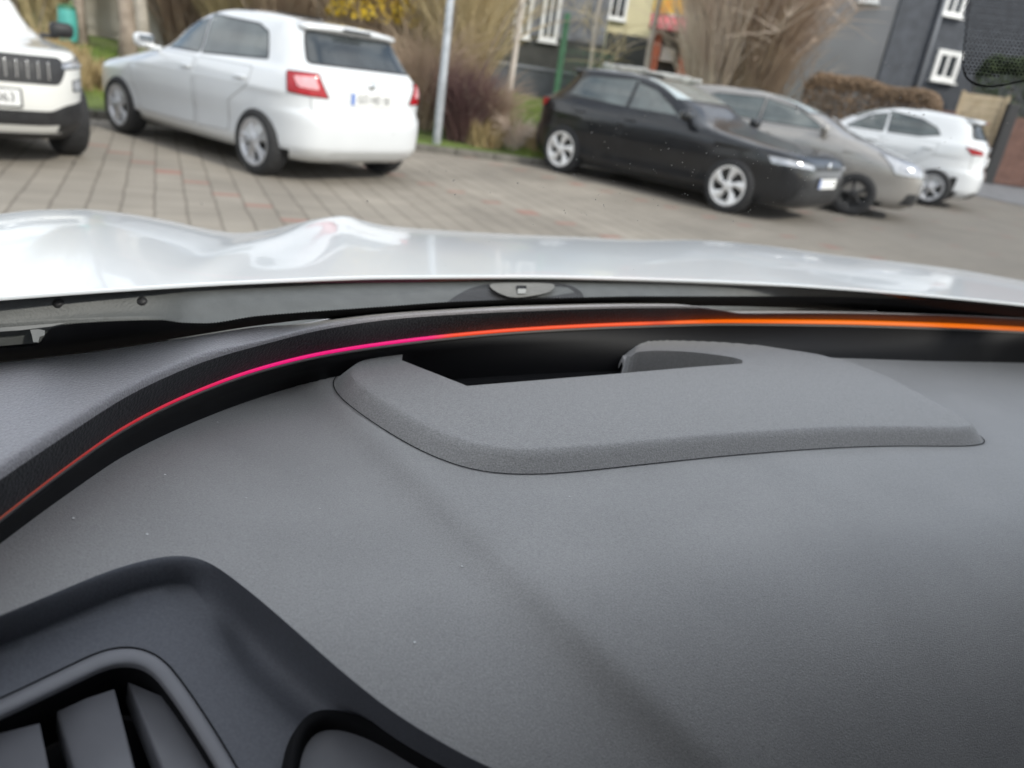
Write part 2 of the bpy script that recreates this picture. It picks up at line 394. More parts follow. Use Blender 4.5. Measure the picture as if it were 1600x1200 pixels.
def build_car(name, loc, rz, label, group, S, paint, rimmat, style):
    hw, HT, wb, fo, ro = S['hw'], S['H'], S['wb'], S['fo'], S['ro']; zc, xw, xrf, xrr, xgb, zgb, zn = S['zc'], S['xw'], S['xrf'], S['xrr'], S['xgb'], S['zgb'], S['zn']
    Fx, Rx = wb+fo, -ro; r = S['r']; lift = S.get('lift', 0)
    root = empty(name, loc, rz, label, 'car', group)
    z0 = .17+lift
    xr = curve([(z0, Rx+.16), (z0+.06, Rx+.07), (z0+.16, Rx+.01), (.50+lift, Rx), (.60+lift, Rx+.015), (.64+lift, Rx+.05), (.78+lift, Rx+.06), (zgb-.04, Rx+.075), (zgb, xgb), (HT-.13, xrr), (HT-.085, xrr+.015), (HT-.05, xrr+.17), (HT-.025, xrr+.46), (HT-.008, xrr+.85), (HT, xrr+1.05)])
    xf = curve([(z0, Fx-.16), (z0+.06, Fx-.07), (z0+.16, Fx-.015), (.46+lift, Fx), (zn-.10, Fx-.02), (zn-.02, Fx-.07), (zn+.03, Fx-.18), (zn+(zc-zn)*.45, Fx-.18-(Fx-.18-xw)*.38), (zc-.035, xw+.16), (zc, xw), (zc+(HT-zc)*.5, xw-(xw-xrf)*.48), (HT-.07, xrf), (HT-.035, xrf-.22), (HT-.012, xrf-.5), (HT, xrf-.75)])
    wf = curve([(z0, hw-.12), (z0+.06, hw-.05), (z0+.14, hw-.02), (.48+lift, hw-.012), (.66+lift, hw), (zc-.14, hw-.005), (zc-.06, hw-.025), (zc, hw-.05), (zc+.04, hw-.085), (HT-.14, hw-.215), (HT-.07, hw-.26), (HT-.04, hw-.32), (HT-.015, hw-.46), (HT, hw-.62)])
    zs = []; z = z0
    while z < HT-.001: zs.append(z); z += (.02 if z < zn-.02 else .0085 if z < zc+.01 else .02 if z < HT-.09 else .006)
    zs.append(HT); N = 128; vs = []
    nf = S.get('nf', 5.5); nr = S.get('nr', 7)
    def outline_y(z, x):
        a, b = xf(z), xr(z); c = (a+b)/2; L_ = (a-b)/2; n = nf if x > c else nr
        t = min(1, abs((x-c)/L_)); return wf(z)*(1-t**n)**(1/n)
    for z in zs:
        a, b = xf(z), xr(z); c = (a+b)/2; L_ = (a-b)/2; w = wf(z)
        for k in range(N):
            th = 2*pi*(k+.5)/N; ct, st = cos(th), sin(th); n = nf if ct > 0 else nr
            # arc-ish sampling of the superellipse
            rr_ = (abs(ct)**n+abs(st)**n)**(-1/n)
            tx = ct*rr_
            # blend with uniform x spacing on the flanks
            x = c+L_*tx; y = (w*abs(st)*rr_)*(1 if st > 0 else -1)
            # character crease along the flank
            zz = (z-(zc-.17))/.035
            dy = -.010*sstep(-1.6, -.1, zz)*(1-sstep(.1, 1.6, zz))*0 + .008*math.exp(-zz*zz)
            y += (dy if y > 0 else -dy)*(1 if abs(tx) < .85 else 0.3)
            # sculpted lower doors
            if S.get('sculpt', 1): y -= (1 if y > 0 else -1)*.016*math.exp(-((z-.42-lift)/.10)**2)*(1 if .35 < x < wb-.35 else 0)
            # hood crown: keep the bonnet higher at the centre
            vs.append(Vector((x, y, z)))
    fs = [(i*N+j, i*N+(j+1) % N, (i+1)*N+(j+1) % N, (i+1)*N+j) for i in range(len(zs)-1) for j in range(N)]
    fs += [tuple(range(N))[::-1], tuple((len(zs)-1)*N+j for j in range(N))]
    bvh = BVHTree.FromPolygons(vs, fs)
    body = obj('body', vs, fs, [paint, M['cavity'], M['dark']], root)
    # wheel wells
    ra = r+S.get('gap', .052)
    for wx in (0, wb):
        for sgn in (1, -1):
            c = MB(); c.lathe([(.0001, -.16), (ra, -.16), (ra, .16), (.0001, .16)], Matrix.Translation((wx, sgn*(hw-.06), r+.012)), 48)
            co = c.build('cut', M['cavity']); md = body.modifiers.new('b', 'BOOLEAN'); md.operation = 'DIFFERENCE'; md.object = co; md.solver = 'EXACT'
            dg = bpy.context.evaluated_depsgraph_get(); dg.update(); me = bpy.data.meshes.new_from_object(body.evaluated_get(dg)); body.modifiers.clear()
            body.data = me; bpy.data.objects.remove(co)
    me = body.data; me.name = 'body'
    while len(me.materials) < 3: me.materials.append(M['cavity'])
    for p in me.polygons:
        c = p.center; p.material_index = 0
        for wx in (0, wb):
            dd = math.hypot(c.x-wx, c.z-r-.012)
            if dd < ra+.004 and abs(c.y) < hw+.2:
                if abs(p.normal.y) > .95 and abs(c.y) > hw-.08: continue
                p.material_index = 1
        if c.z < z0+.005: p.material_index = 2
        if S.get('clad') and (c.z < .36+lift or min(math.hypot(c.x-wx, c.z-r) for wx in (0, wb)) < ra+.05) and abs(p.normal.y) > .3: p.material_index = 2
    me.polygons.foreach_set('use_smooth', [True]*len(me.polygons))
    bm = bmesh.new(); bm.from_mesh(me)
    for e in bm.edges:
        if len(e.link_faces) == 2 and e.calc_face_angle(0) > .6: e.smooth = False
    bm.to_mesh(me); bm.free()
    for k, wx in enumerate((0, wb)):
        for sgn in (1, -1): wheel(root, wx, sgn*(hw-.095), r, S['rr'], style, rimmat)
    def panel(nm, pts, d, mt, off=.003, par=root, seam=0, step=.05, rad=.03, label=None, sm=None):
        v, f, mi = project(bvh, pts, d, off, seam=seam, step=step, r=rad)
        o = obj(nm, v, f, [mt, sm or M['dark']], par, True, mi)
        if label: o['label'] = label
        bm = bmesh.new(); bm.from_mesh(o.data)
        for e in bm.edges:
            if len(e.link_faces) == 2 and e.calc_face_angle(0) > .6: e.smooth = False
        bm.to_mesh(o.data); bm.free(); return o
    zt, zb_ = HT-.10, zc+.025
    # side glass
    g0, g1 = S['bp'], S['gr']                         # b-pillar x, rear end of side glass
    def xa(z): return xf(z)-.22
    for sgn in (1, -1):
        d = (0, -sgn, 0)
        fr = [(g0+.012, 0, zb_), (xa(zb_)-.10, 0, zb_+.0), (xa(zb_+.12)-.06, 0, zb_+.12), (xa(zt-.09), 0, zt-.09), (xa(zt)-.15, 0, zt-.01), (g0+.03, 0, zt)]
        rear = S.get('rearglass') or [(g1+.02, 0, zb_+.05), (g0-.012, 0, zb_), (g0+.006, 0, zt), (g1+.30, 0, zt-.03), (g1+.13, 0, zt-.09)]
        panel('side_window', fr, d, M['glass'], seam=.016, step=.07)
        panel('side_window', rear, d, M['glass'], seam=.016, step=.07)
        # doors
        dz = z0+.12
        fd = [(g0+.03, 0, dz), (wb-r-.14, 0, dz), (wb-.30, 0, .62), (wb-.30, 0, zc-.07), (xa(zb_)-.05, 0, zc-.005), (g0+.03, 0, zc-.003)]
        dr = panel('front_door', fd, d, paint, off=.0035, seam=.006, step=.09, sm=M['seam'] if paint is not M['black_paint'] else None)
        hz = zc-.11
        def handle(x, par):
            hb = MB(); yy = sgn*(outline_y(hz, x)+.018); hb.box((x, yy, hz), (.17, .03, .028), bev=.011); hb.build('door_handle', paint, par, True)
        handle(g0+.13, dr)
        rd_ = [(r+.13, 0, dz+.02), (g0-.02, 0, dz), (g0-.02, 0, zc-.003), (.08, 0, zc-.003), (.10, 0, r+ra+.14), (r+.10, 0, r+.32)]
        dr = panel('rear_door', rd_, d, paint, off=.0035, seam=.006, step=.09, sm=M['seam'] if paint is not M['black_paint'] else None)
        handle(.22, dr)
        # mirror
        mx_, mz = xa(zc)+.06-S.get('mback', .05), zc+.06
        mm = MB(); yy = sgn*(wf(zc)+.10)
        mm.box((mx_, yy, mz), (.11, .20, .13), bev=.045); mm.box((mx_-.02, sgn*(wf(zc)+.0), mz-.06), (.06, .14, .04), bev=.012)
        mi_ = mm.build('wing_mirror', S.get('mirror', paint), root, True)
        mg = MB(); mg.box((mx_-.058, yy, mz), (.006, .16, .095), bev=.002); mg.build('mirror_glass', M['chrome'], mi_)
    # windscreen, rear window
    yw0, yw1 = wf(zb_)-.13, wf(zt)-.10
    panel('windscreen', [(0, -yw0, zc+.02), (0, yw0, zc+.02), (0, yw1, zt+.01), (0, -yw1, zt+.01)], (-1, 0, -.12), M['windscreen'], seam=.02, step=.07)
    yb0, yb1 = S.get('rw', (hw-.22, hw-.33)); zr0, zr1 = zgb+.03, HT-.145
    panel('rear_window', [(0, -yb0, zr0), (0, yb0, zr0), (0, yb1, zr1), (0, -yb1, zr1)], (1, 0, -.05), M['rear_glass'], seam=.018, step=.07, rad=.05)
    # roof spoiler with brake light
    sp = MB(); y1 = hw-.33; zt_ = HT-.075
    pr = [(xrr+.16, HT-.035), (xrr-.02, zt_+.022), (xrr-.075, zt_), (xrr-.07, zt_-.03), (xrr+.02, zt_-.045), (xrr+.12, HT-.10)]
    ys = [-y1-.04, -y1, -y1*.5, 0, y1*.5, y1, y1+.04]; vv = []
    for y in ys:
        s = .6 if abs(y) > y1 else 1
        for x, z in pr: vv.append((x+.05*(abs(y)/y1)**2+(1-s)*.05, y, zt_+(z-zt_)*s-.02*(abs(y)/y1)**2))
    n = len(pr); ff = [(i*n+j, i*n+(j+1) % n, (i+1)*n+(j+1) % n, (i+1)*n+j) for i in range(len(ys)-1) for j in range(n)]+[tuple(range(n))[::-1], tuple((len(ys)-1)*n+j for j in range(n))]
    spo = obj('roof_spoiler', vv, ff, paint, root)
    bl = MB(); bl.box((xrr-.076, 0, zt_-.012), (.012, .34, .024), bev=.004); bl.build('brake_light', S.get('bl', M['red_lens']), spo)
    # tail lamps
    for sgn in (1, -1):
        T = S['tail']; pts = [(x, sgn*y, z) for x, y, z in T]
        panel('tail_light', pts, (.6, -sgn*.8, 0) if S.get('taildir') is None else (S['taildir'][0], -sgn*S['taildir'][1], 0), M['red_lens'], off=.008, seam=.008, step=.03, rad=.02)
        if S.get('tail_in'):
            panel('tail_light_lens', [(x, sgn*y, z) for x, y, z in S['tail_in']], (.6, -sgn*.8, 0), M['pink_lens'], off=.012, step=.03, rad=.02)
        Hd = S['head']; pts = [(x, sgn*y, z) for x, y, z in Hd]
        panel('headlight', pts, (-.7, -sgn*.7, -.1), M['pale_lens'], off=.006, seam=.010, step=.03, rad=.02)
    # bumper details
    G = S['grille']
    panel('grille', [(0, y, z) for y, z in G], (-1, 0, 0), M['dark'], off=.005, step=.05, rad=.04)
    for pl in S.get('intakes', []):
        panel('lower_intake', [(0, y, z) for y, z in pl], (-1, 0, 0), M['dark'], off=.006, step=.05, rad=.03)
    if S.get('slats'):
        for k in range(S['slats'][0]):
            y = S['slats'][1]*(2*(k+.5)/S['slats'][0]-1); sb = MB(); h = bvh.ray_cast(Vector((9, y, S['slats'][2])), Vector((-1, 0, 0)))
            sb.box(h[0]+Vector((.012, 0, 0)), (.02, .014, S['slats'][3]), bev=.004); sb.build('grille_bar', M['chrome'], root)
    panel('rear_bumper_trim', [(0, -.55, z0+.03), (0, .55, z0+.03), (0, .50, z0+.13), (0, -.50, z0+.13)], (1, 0, 0), S.get('valance', M['dark']), off=.004, step=.06)
    # tailgate seam panel
    tg = panel('tailgate', [(0, -hw+.20, .60+lift), (0, hw-.20, .60+lift), (0, hw-.17, zgb-.03), (0, -hw+.17, zgb-.03)], (1, 0, 0), paint, off=.0035, seam=.006, step=.08, rad=.06, sm=M['seam'])
    ef = MB(); h = bvh.ray_cast(Vector((9, 0, G[0][1]+.05)), Vector((-1, 0, 0)))
    ef.lathe([(.0001, .0), (.045, .0), (.052, .006), (.044, .012), (.001, .013)], Matrix.Translation(h[0]+Vector((.004, 0, 0))) @ Matrix.Rotation(-pi/2, 4, 'Z'), 20); ef.build('badge', M['chrome'], root, True)
    em = MB(); h = bvh.ray_cast(Vector((-9, 0, zgb-.075)), Vector((1, 0, 0)))
    em.lathe([(.0001, .0), (.036, .0), (.040, .006), (.034, .012), (.001, .013)], Matrix.Translation(h[0]+Vector((-.004, 0, 0))) @ Matrix.Rotation(pi/2, 4, 'Z'), 20)
    em.build('badge', M['chrome'], tg, True)
    # plates
    def plate(x, z, face, txt):
        sx = 1 if face == 'F' else -1; h = bvh.ray_cast(Vector((9*sx, 0, z)), Vector((-sx, 0, 0))); px = h[0].x+sx*.012
        b = MB(); b.box((px, 0, z), (.014, .53, .118), bev=.004); po = b.build('number_plate', M['plate'], root)
        c = MB(); c.box((px+sx*.0075, -sx*.242, z), (.003, .040, .106)); c.build('plate_band', M['blue'], po)
        e = MB(); e.box((px-sx*.004, 0, z), (.012, .56, .14), bev=.004); e.build('plate_holder', M['dark'] if S.get('dkhold') else M['plate'], po)
        if txt:
            to = link('plate_text', text_mesh(txt, .098), po); to.data.materials.clear(); to.data.materials.append(M['ink'])
            to.rotation_euler = (pi/2, 0, pi/2*sx); to.location = (px+sx*.0085, sx*.02, z); to.scale = (.92, 1, 1)
        return po
    plate(0, S['pz_f'], 'F', S.get('txt_f')); plate(0, S['pz_r'], 'R', S.get('txt_r'))
    # wiper at the back, aerial
    a = MB(); a.tube([(xrr+.35, 0, HT-.01), (xrr+.22, 0, HT+.12)], [.006, .003], 6); a.build('aerial', M['dark'], root)
    return root, bvh, panel

fab = dict(hw=.866, H=1.467, wb=2.47, fo=.86, ro=.68, zc=.965, xw=2.0, xrf=1.12, xrr=-.30, xgb=-.57, zgb=1.0, zn=.70, nf=4.7, lift=.03, r=.305, rr=.215, bp=.98, gr=-.08,
  tail=[(-.42, .866, .98), (-.62, .66, .985), (-.66, .56, .78), (-.45, .87, .80)], tail_in=[(-.50, .845, .945), (-.62, .70, .955), (-.635, .66, .85), (-.54, .82, .86)],
  head=[(2.75, .80, .80), (3.2, .45, .70), (3.28, .50, .66), (3.0, .84, .70)], grille=[(-.4, .60), (.4, .60), (.45, .74), (-.45, .74)], intakes=[[(-.5, .28), (.5, .28), (.42, .40), (-.42, .40)]],
  pz_f=.48, pz_r=.80, txt_r='GÖ HD 50', bl=M['dark'] , valance=M['white'])
golf = dict(hw=.895, H=1.47, wb=2.636, fo=.84, ro=.80, zc=.975, xw=2.14, xrf=1.10, xrr=-.22, xgb=-.62, zgb=1.0, zn=.775, r=.325, rr=.235, bp=.93, gr=-.12, nr=5, nf=6.5,
  tail=[(-.45, .885, .97), (-.75, .55, .97), (-.77, .55, .84), (-.55, .88, .86)],
  head=[(3.0, .84, .755), (3.40, .40, .70), (3.42, .44, .64), (3.12, .88, .665)], grille=[(-.38, .645), (.38, .645), (.38, .69), (-.38, .69)],
  intakes=[[(-.72, .22), (.72, .22), (.64, .44), (-.64, .44)]], pz_f=.50, pz_r=.62, dkhold=1)
opel = dict(hw=.857, H=1.50, wb=2.511, fo=.84, ro=.65, zc=1.04, xw=2.34, xrf=1.24, xrr=-.22, mback=.27, xgb=-.50, zgb=1.0, zn=.78, r=.30, rr=.20, bp=.96, gr=-.05,
  tail=[(-.40, .84, 1.1), (-.5, .76, 1.1), (-.60, .76, .82), (-.5, .86, .84)],
  head=[(2.72, .80, .90), (3.15, .52, .80), (3.25, .42, .62), (2.98, .82, .64)], grille=[(-.40, .60), (.40, .60), (.34, .72), (-.34, .72)],
  intakes=[[(-.45, .22), (.45, .22), (.40, .38), (-.40, .38)], [(-.72, .26), (-.52, .26), (-.52, .42), (-.70, .42)], [(.72, .26), (.52, .26), (.52, .42), (.70, .42)]], pz_f=.49, pz_r=.62)
mazda = dict(hw=.86, H=1.465, wb=2.49, fo=.80, ro=.66, zc=1.0, xw=1.98, xrf=1.10, xrr=-.36, xgb=-.56, zgb=1.05, zn=.80, r=.295, rr=.20, bp=.95, gr=.02, nr=4.4,
  rearglass=[(.10, 0, 1.10), (.40, 0, 1.03), (.91, 0, 1.025), (.95, 0, 1.365), (.45, 0, 1.31), (.20, 0, 1.21)],
  tail=[(-.36, .86, .99), (-.62, .64, .95), (-.64, .60, .88), (-.50, .84, .88)],
  head=[(2.75, .80, .86), (3.15, .45, .74), (3.2, .50, .66), (2.95, .83, .72)], grille=[(-.36, .42), (.36, .42), (.45, .60), (-.45, .60)],
  pz_f=.50, pz_r=.78)
suv = dict(hw=.895, H=1.50, wb=2.65, fo=.84, ro=.73, zc=.965, xw=2.34, xrf=1.42, xrr=-.40, xgb=-.62, zgb=1.03, zn=.865, r=.335, rr=.22, bp=1.0, gr=-.10, lift=.05, clad=1, nf=5.0,
  tail=[(-.45, .87, 1.0), (-.66, .55, 1.0), (-.68, .55, .85), (-.5, .88, .86)],
  head=[(3.02, .88, .875), (3.38, .56, .81), (3.40, .57, .76), (3.16, .88, .79)], grille=[(-.56, .65), (.56, .65), (.62, .76), (.60, .85), (-.60, .85), (-.62, .76)],
  intakes=[[(-.78, .36), (-.42, .34), (.42, .34), (.78, .36), (.80, .53), (.60, .50), (.48, .45), (-.48, .45), (-.60, .50), (-.80, .53)], [(-.74, .20), (.74, .20), (.72, .27), (-.72, .27)]],
  slats=(14, .52, .75, .13), pz_f=.54, pz_r=.70, txt_f='GÖ OI 063', dkhold=1, mirror=M['dark'], mback=.0)
build_car('hatchback', (-2.252, 8.134, 0), radians(145.6), 'white five door hatchback seen from behind with red tail light and plate', 'parked cars', fab, M['white'], M['rim'], 'twin')
build_car('hatchback', (.755, 12.05, 0), radians(-39.27), 'black five door hatchback with bright five spoke wheels', 'parked cars', golf, M['black_paint'], M['rim_bright'], 'blade')
build_car('hatchback', (2.45, 13.2, .0), radians(-24), 'taupe beige hatchback parked between the black car and a white one', 'parked cars', opel, M['taupe'], M['dark'], 'five')
mz, _, _ = build_car('hatchback', (7.52, 15.6, .0), radians(149), 'small white hatchback facing away at the far end of the row', 'parked cars', mazda, M['white'], M['rim'], 'five')
mz.scale = (1.12, 1.12, 1.12)
sv, sbvh, spanel = build_car('suv', (-6.78, 8.30, 0), radians(-43.5), 'white compact crossover with dark grille facing the camera at the left edge', 'parked cars', suv, M['white_warm'], M['rim'], 'five')
for s in (1, -1):
    spanel('fog_light', [(3.3, s*.86, .70), (3.42, s*.72, .69), (3.42, s*.72, .60), (3.3, s*.86, .61)], (-.7, -s*.7, 0), M['pale_lens'], off=.007, seam=.008, step=.03, rad=.02)
m = MB(); R_w = random.Random(3)
for k in range(9):
    p = at(950+k*17, 106+k*2.6, 19); m.box(p, (.26+R_w.random()*.1, .3, .10+.18*R_w.random()*(1-k/12)), R_w.uniform(-.1, .1), bev=.05)
w0 = at(950, 106, 19); w1 = at(1090, 127, 19); c = (w0+w1)/2; m.box((c.x, c.y+.1, c.z-.55), ((w1-w0).length+.4, .35, 1.0), math.atan2((w1-w0).y, (w1-w0).x), bev=.03)
o = m.build('garden_wall', mat('white_stone', (.36, .36, .35), .8, var=.35, vscale=4)); tag(o, 'low pale stone wall showing above the roof of the black hatchback', 'wall')

# ------------------------------------------------------------------ street lamp post
p0 = at(681, 236, 11.85); p0.z = 0.0
m = MB(); m.lathe([(.062, 0), (.062, 1.0), (.058, 1.02), (.050, 3.5), (.046, 5.5)], Matrix.Rotation(pi/2, 4, 'X'), 20)
M['galv'] = mat('galvanised_steel', (.42, .44, .46), .45, metal=.5, var=.18, vscale=8)
lp = empty('lamp_post', p0, 0, 'grey galvanised lamp post at the yard edge between white and black hatchbacks', 'lamp post')
m.build('pole', M['galv'], lp, True)
m = MB(); m.lathe([(.001, .0), (.10, 0), (.10, .02), (.065, .05)], Matrix.Rotation(pi/2, 4, 'X'), 20); m.build('base_plate', M['galv'], lp, True)
m = MB(); m.box((.25, 0, 5.5), (.65, .22, .10), bev=.04); m.build('lamp_head', M['galv'], lp, True)
m = MB(); m.box((0, -.055, .75), (.07, .02, .28), bev=.008); m.build('access_door', M['galv'], lp)

# ------------------------------------------------------------------ shrubs and trees
def twig_mat(n, a, b): return mat(n, a, .85, col2=b, vscale=1.5)
M['tw_brown'] = twig_mat('brown_twigs', (.27, .19, .14), (.46, .35, .25))
M['tw_straw'] = twig_mat('straw_twigs', (.40, .32, .17), (.64, .53, .32))
M['tw_purple'] = twig_mat('purple_twigs', (.10, .05, .05), (.20, .11, .10))
M['tw_peach'] = twig_mat('peach_twigs', (.50, .38, .30), (.74, .64, .54))
M['bark'] = mat('bark', (.20, .155, .12), .9, col2=(.40, .33, .27), vscale=6, bump=.01, bscale=30)
M['bark_pale'] = mat('pale_bark', (.42, .37, .32), .9, col2=(.62, .56, .49), vscale=4, bump=.01, bscale=30)
M['yellow'] = mat('yellow_blossom', (.62, .40, .015), .6, col2=(.75, .55, .04), vscale=5)
M['hedge'] = mat('hedge_leaves', (.12, .08, .045), .7, col2=(.26, .17, .10), vscale=2.5)
M['evergreen'] = mat('evergreen_leaves', (.02, .035, .015), .7, col2=(.06, .085, .03), vscale=3)
def twigs(mb, base, n, h, spread, droop, r=.006, stems=9, seed=1, up=1.0, segs=6, wid=1.0):
    R = random.Random(seed); b = Vector(base)
    for i in range(n):
        a = R.uniform(0, 6.28); q = spread*wid*math.sqrt(R.random())*.45
        p = b+Vector((q*cos(a), q*sin(a), R.uniform(0, .45)*h*(0 if i < stems else 1)))
        L_ = h*R.uniform(.45, 1.0)*up; a2 = a+R.uniform(-.9, .9); lean = R.uniform(.1, .9)*spread/h
        d = Vector((cos(a2)*lean, sin(a2)*lean, 1)).normalized(); pts = [p]; 
        for k in range(segs):
            d = (d+Vector((R.gauss(0, .10)+cos(a2)*.07*droop, R.gauss(0, .10)+sin(a2)*.07*droop, -.16*droop*k/segs*2))).normalized(); pts.append(pts[-1]+d*L_/segs)
        rr = r*R.uniform(.6, 1.5)*(3 if i < stems else 1); mb.tube(pts, [rr*(1-.75*k/segs) for k in range(segs+1)], 3, cap=False)
def shrub(name, base, label, cat, n, h, spread, droop, mt, r=.006, seed=1, stems=9, group='bare shrubs behind the yard', bl=None, up=1.0):
    root = empty(name, base, 0, label, cat, group)
    m = MB(); twigs(m, (0, 0, -.05), stems, h, spread, droop, r, stems, seed, up); m.build('stems', M['bark'], root)
    m = MB(); twigs(m, (0, 0, -.02), n, h, spread, droop, r, 0, seed+50, up); m.build('twigs', mt, root)
    if bl:
        mt2, nb, zlo, zhi, sz = bl; R = random.Random(seed+9); v = []; f = []
        for _ in range(nb):
            a = R.uniform(0, 6.28); q = spread*math.sqrt(R.random())*.8; c = Vector((q*cos(a), q*sin(a), R.uniform(zlo, zhi)))
            x = Vector((R.gauss(0, 1), R.gauss(0, 1), R.gauss(0, 1))).normalized(); y = x.orthogonal().normalized(); k = len(v); s_ = sz*R.uniform(.5, 1.4)
            v += [c-x*s_, c+y*s_*.6, c+x*s_, c-y*s_*.6]; f.append((k, k+1, k+2, k+3))
        obj('blossom', v, f, mt2, root, False)
    return root
def gnd(u, v, Y): p = at(u, v, Y); p.z = slope_z(p.x, p.y); return p
shrub('shrub', gnd(655, 200, 12.9), 'brown bare bush between the white hatchback and the lamp post', 'shrub', 900, 1.45, .8, .9, M['tw_brown'], seed=3)
shrub('berberis_shrub', gnd(718, 225, 12.35), 'low purple twiggy bush just right of the lamp post', 'shrub', 1300, .95, .48, .5, M['tw_purple'], seed=4)
shrub('tall_shrub', gnd(712, 180, 13.8), 'tall bare bush with drooping straw coloured shoots behind the lamp post', 'shrub', 900, 3.3, .85, .8, M['tw_straw'], r=.008, seed=5, stems=12)
shrub('tall_shrub', gnd(690, 150, 16), 'tall straw coloured thicket above the tail of the white hatchback', 'shrub', 800, 3.6, 1.2, .9, M['tw_straw'], r=.009, seed=6, stems=10)
shrub('shrub', gnd(758, 225, 12.6), 'tangled brown bush at the corner of the lawn', 'shrub', 700, .95, .5, 1.1, M['tw_brown'], seed=7)
shrub('shrub', gnd(800, 235, 12.35), 'small pale twiggy bush beside the rear of the black hatchback', 'shrub', 300, .55, .35, 1.5, M['tw_peach'], seed=8)
shrub('forsythia', gnd(578, 150, 14.2), 'forsythia bush covered in yellow blossom above the white hatchback', 'shrub', 500, 3.0, 1.0, .8, M['tw_brown'], seed=9, r=.008, bl=(M['yellow'], 3400, 1.35, 2.5, .045))
for i, (u, Y, h, s, mt, lb) in enumerate([(455, 16, 3.3, 1.3, 'tw_brown', 'brown bare thicket above the rear window of the white hatchback'), (380, 16.5, 3.4, 1.3, 'tw_straw', 'straw coloured thicket behind the roof of the white hatchback'), (300, 17, 3.2, 1.2, 'tw_brown', 'brown bare thicket behind the windows of the white hatchback'),
        (520, 18, 3.2, 1.1, 'tw_brown', 'dark thicket left of the yellow forsythia'), (70, 15.5, 3.0, 1.0, 'tw_straw', 'straw coloured bush behind the white crossover'), (620, 19, 3.8, 1.3, 'tw_brown', 'bare brown bush right of the yellow forsythia')]):
    shrub('tall_shrub', gnd(u, 130, Y), lb, 'shrub', 620, h, s, .9, M[mt], r=.009, seed=20+i, stems=9)
def tree(base, h, r, label, mt, seed, lean=(0, 0), nb=16, twm='tw_brown', twn=5, low=.35):
    root = empty('tree', base, 0, label, 'tree', 'trees behind the yard'); R = random.Random(seed)
    pts = [Vector((lean[0]*t*h+R.gauss(0, .03), lean[1]*t*h+R.gauss(0, .03), t*h-.1)) for t in (0, .1, .25, .45, .65, .85, 1)]
    pts[0] = Vector((0, 0, -.1)); m = MB(); m.tube(pts, [r*1.5, r*1.1, r, r*.85, r*.65, r*.45, r*.2], 10); m.build('trunk', mt, root, True)
    m = MB(); m2 = MB()
    for i in range(nb):
        t = R.uniform(low, .98); p = Vector((lean[0]*t*h, lean[1]*t*h, t*h-.1)); a = R.uniform(0, 6.28); L_ = h*R.uniform(.15, .35); d = Vector((cos(a), sin(a), R.uniform(.3, 1.1))).normalized(); q = [p]
        for k in range(5): d = (d+Vector((R.gauss(0, .15), R.gauss(0, .15), .06))).normalized(); q.append(q[-1]+d*L_/5)
        m.tube(q, [min(r*.32, .028)*(1-.8*k/5) for k in range(6)], 5)
        for j in range(twn):
            k = R.randint(1, 5); d2 = (d+Vector((R.gauss(0, .7), R.gauss(0, .7), R.gauss(.1, .5)))).normalized(); w = [q[k]]
            for _ in range(4): d2 = (d2+Vector((R.gauss(0, .2), R.gauss(0, .2), -.05))).normalized(); w.append(w[-1]+d2*L_*.14)
            m2.tube(w, [.012, .010, .008, .006, .003], 3, cap=False)
    m.build('branches', mt, root, True); m2.build('twigs', M[twm], root)
    return root
tree(gnd(128, 60, 15.2), 6.5, .09, 'brown tree trunk rising behind the mirror of the white crossover', M['bark'], 31)
tree(gnd(200, 70, 14.6), 6, .13, 'brown trunk just left of the white hatchback mirror', M['bark'], 32)
tree(gnd(222, 60, 16.0), 6.5, .12, 'pale grey trunk behind the white hatchback windscreen', M['bark_pale'], 33)
tree(gnd(620, 110, 17), 7, .09, 'thin pale trunk between the forsythia and the lamp post', M['bark_pale'], 34)
tree(gnd(788, 190, 13.5), 5.5, .05, 'thin young tree at the left edge of the lawn', M['bark_pale'], 35, lean=(.03, 0))
tree(gnd(1000, 150, 23), 7.5, .08, 'slim bare tree in front of the yellow house', M['bark_pale'], 36, twm='tw_straw', twn=9)
tree(gnd(915, 150, 22), 5, .06, 'slim bare tree in front of the slate house', M['bark_pale'], 46, twm='tw_straw', twn=9, low=.1)
for i, (u, Y, h, r, ln, lb) in enumerate([(1105, 22, 7, .07, (.01, 0), 'pale trunk at the left of the peach coloured copse'), (1150, 23, 7, .07, (.04, 0), 'middle trunk of the peach coloured copse'), (1188, 21.5, 7.5, .13, (.06, 0), 'thick pale trunk against the grey gable wall')]):
    tree(gnd(u, 170, Y), h, r, lb, M['bark_pale'], 60+i, ln, nb=18, twm='tw_peach', twn=26, low=.05)
for i, (u, Y, lb) in enumerate([(1105, 21.2, 'peach brown copse behind the nose of the far white car'), (1140, 21.6, 'peach brown copse left of the grey gable'), (1170, 21, 'brown brush at the foot of the thick pale trunk'), (1120, 26.5, 'pale brush in the back of the copse')]):
    shrub('tall_shrub', gnd(u, 160, Y), lb, 'shrub', 2300, 4.6, .95, .25, M['tw_peach' if i != 2 else 'tw_brown'], r=.016, seed=70+i, stems=8)
# broken limb leaning against the grey gable
m = MB(); a, b = at(1183, 135, 21), at(1277, 58, 21.6); m.tube([a, a.lerp(b, .35)+Vector((0, 0, -.05)), a.lerp(b, .7)+Vector((.03, 0, -.04)), b], [.085, .07, .06, .03], 8)
o = m.build('branch', M['tw_peach'], None, True); tag(o, 'long pale branch leaning out to the right in front of the grey gable', 'branch')

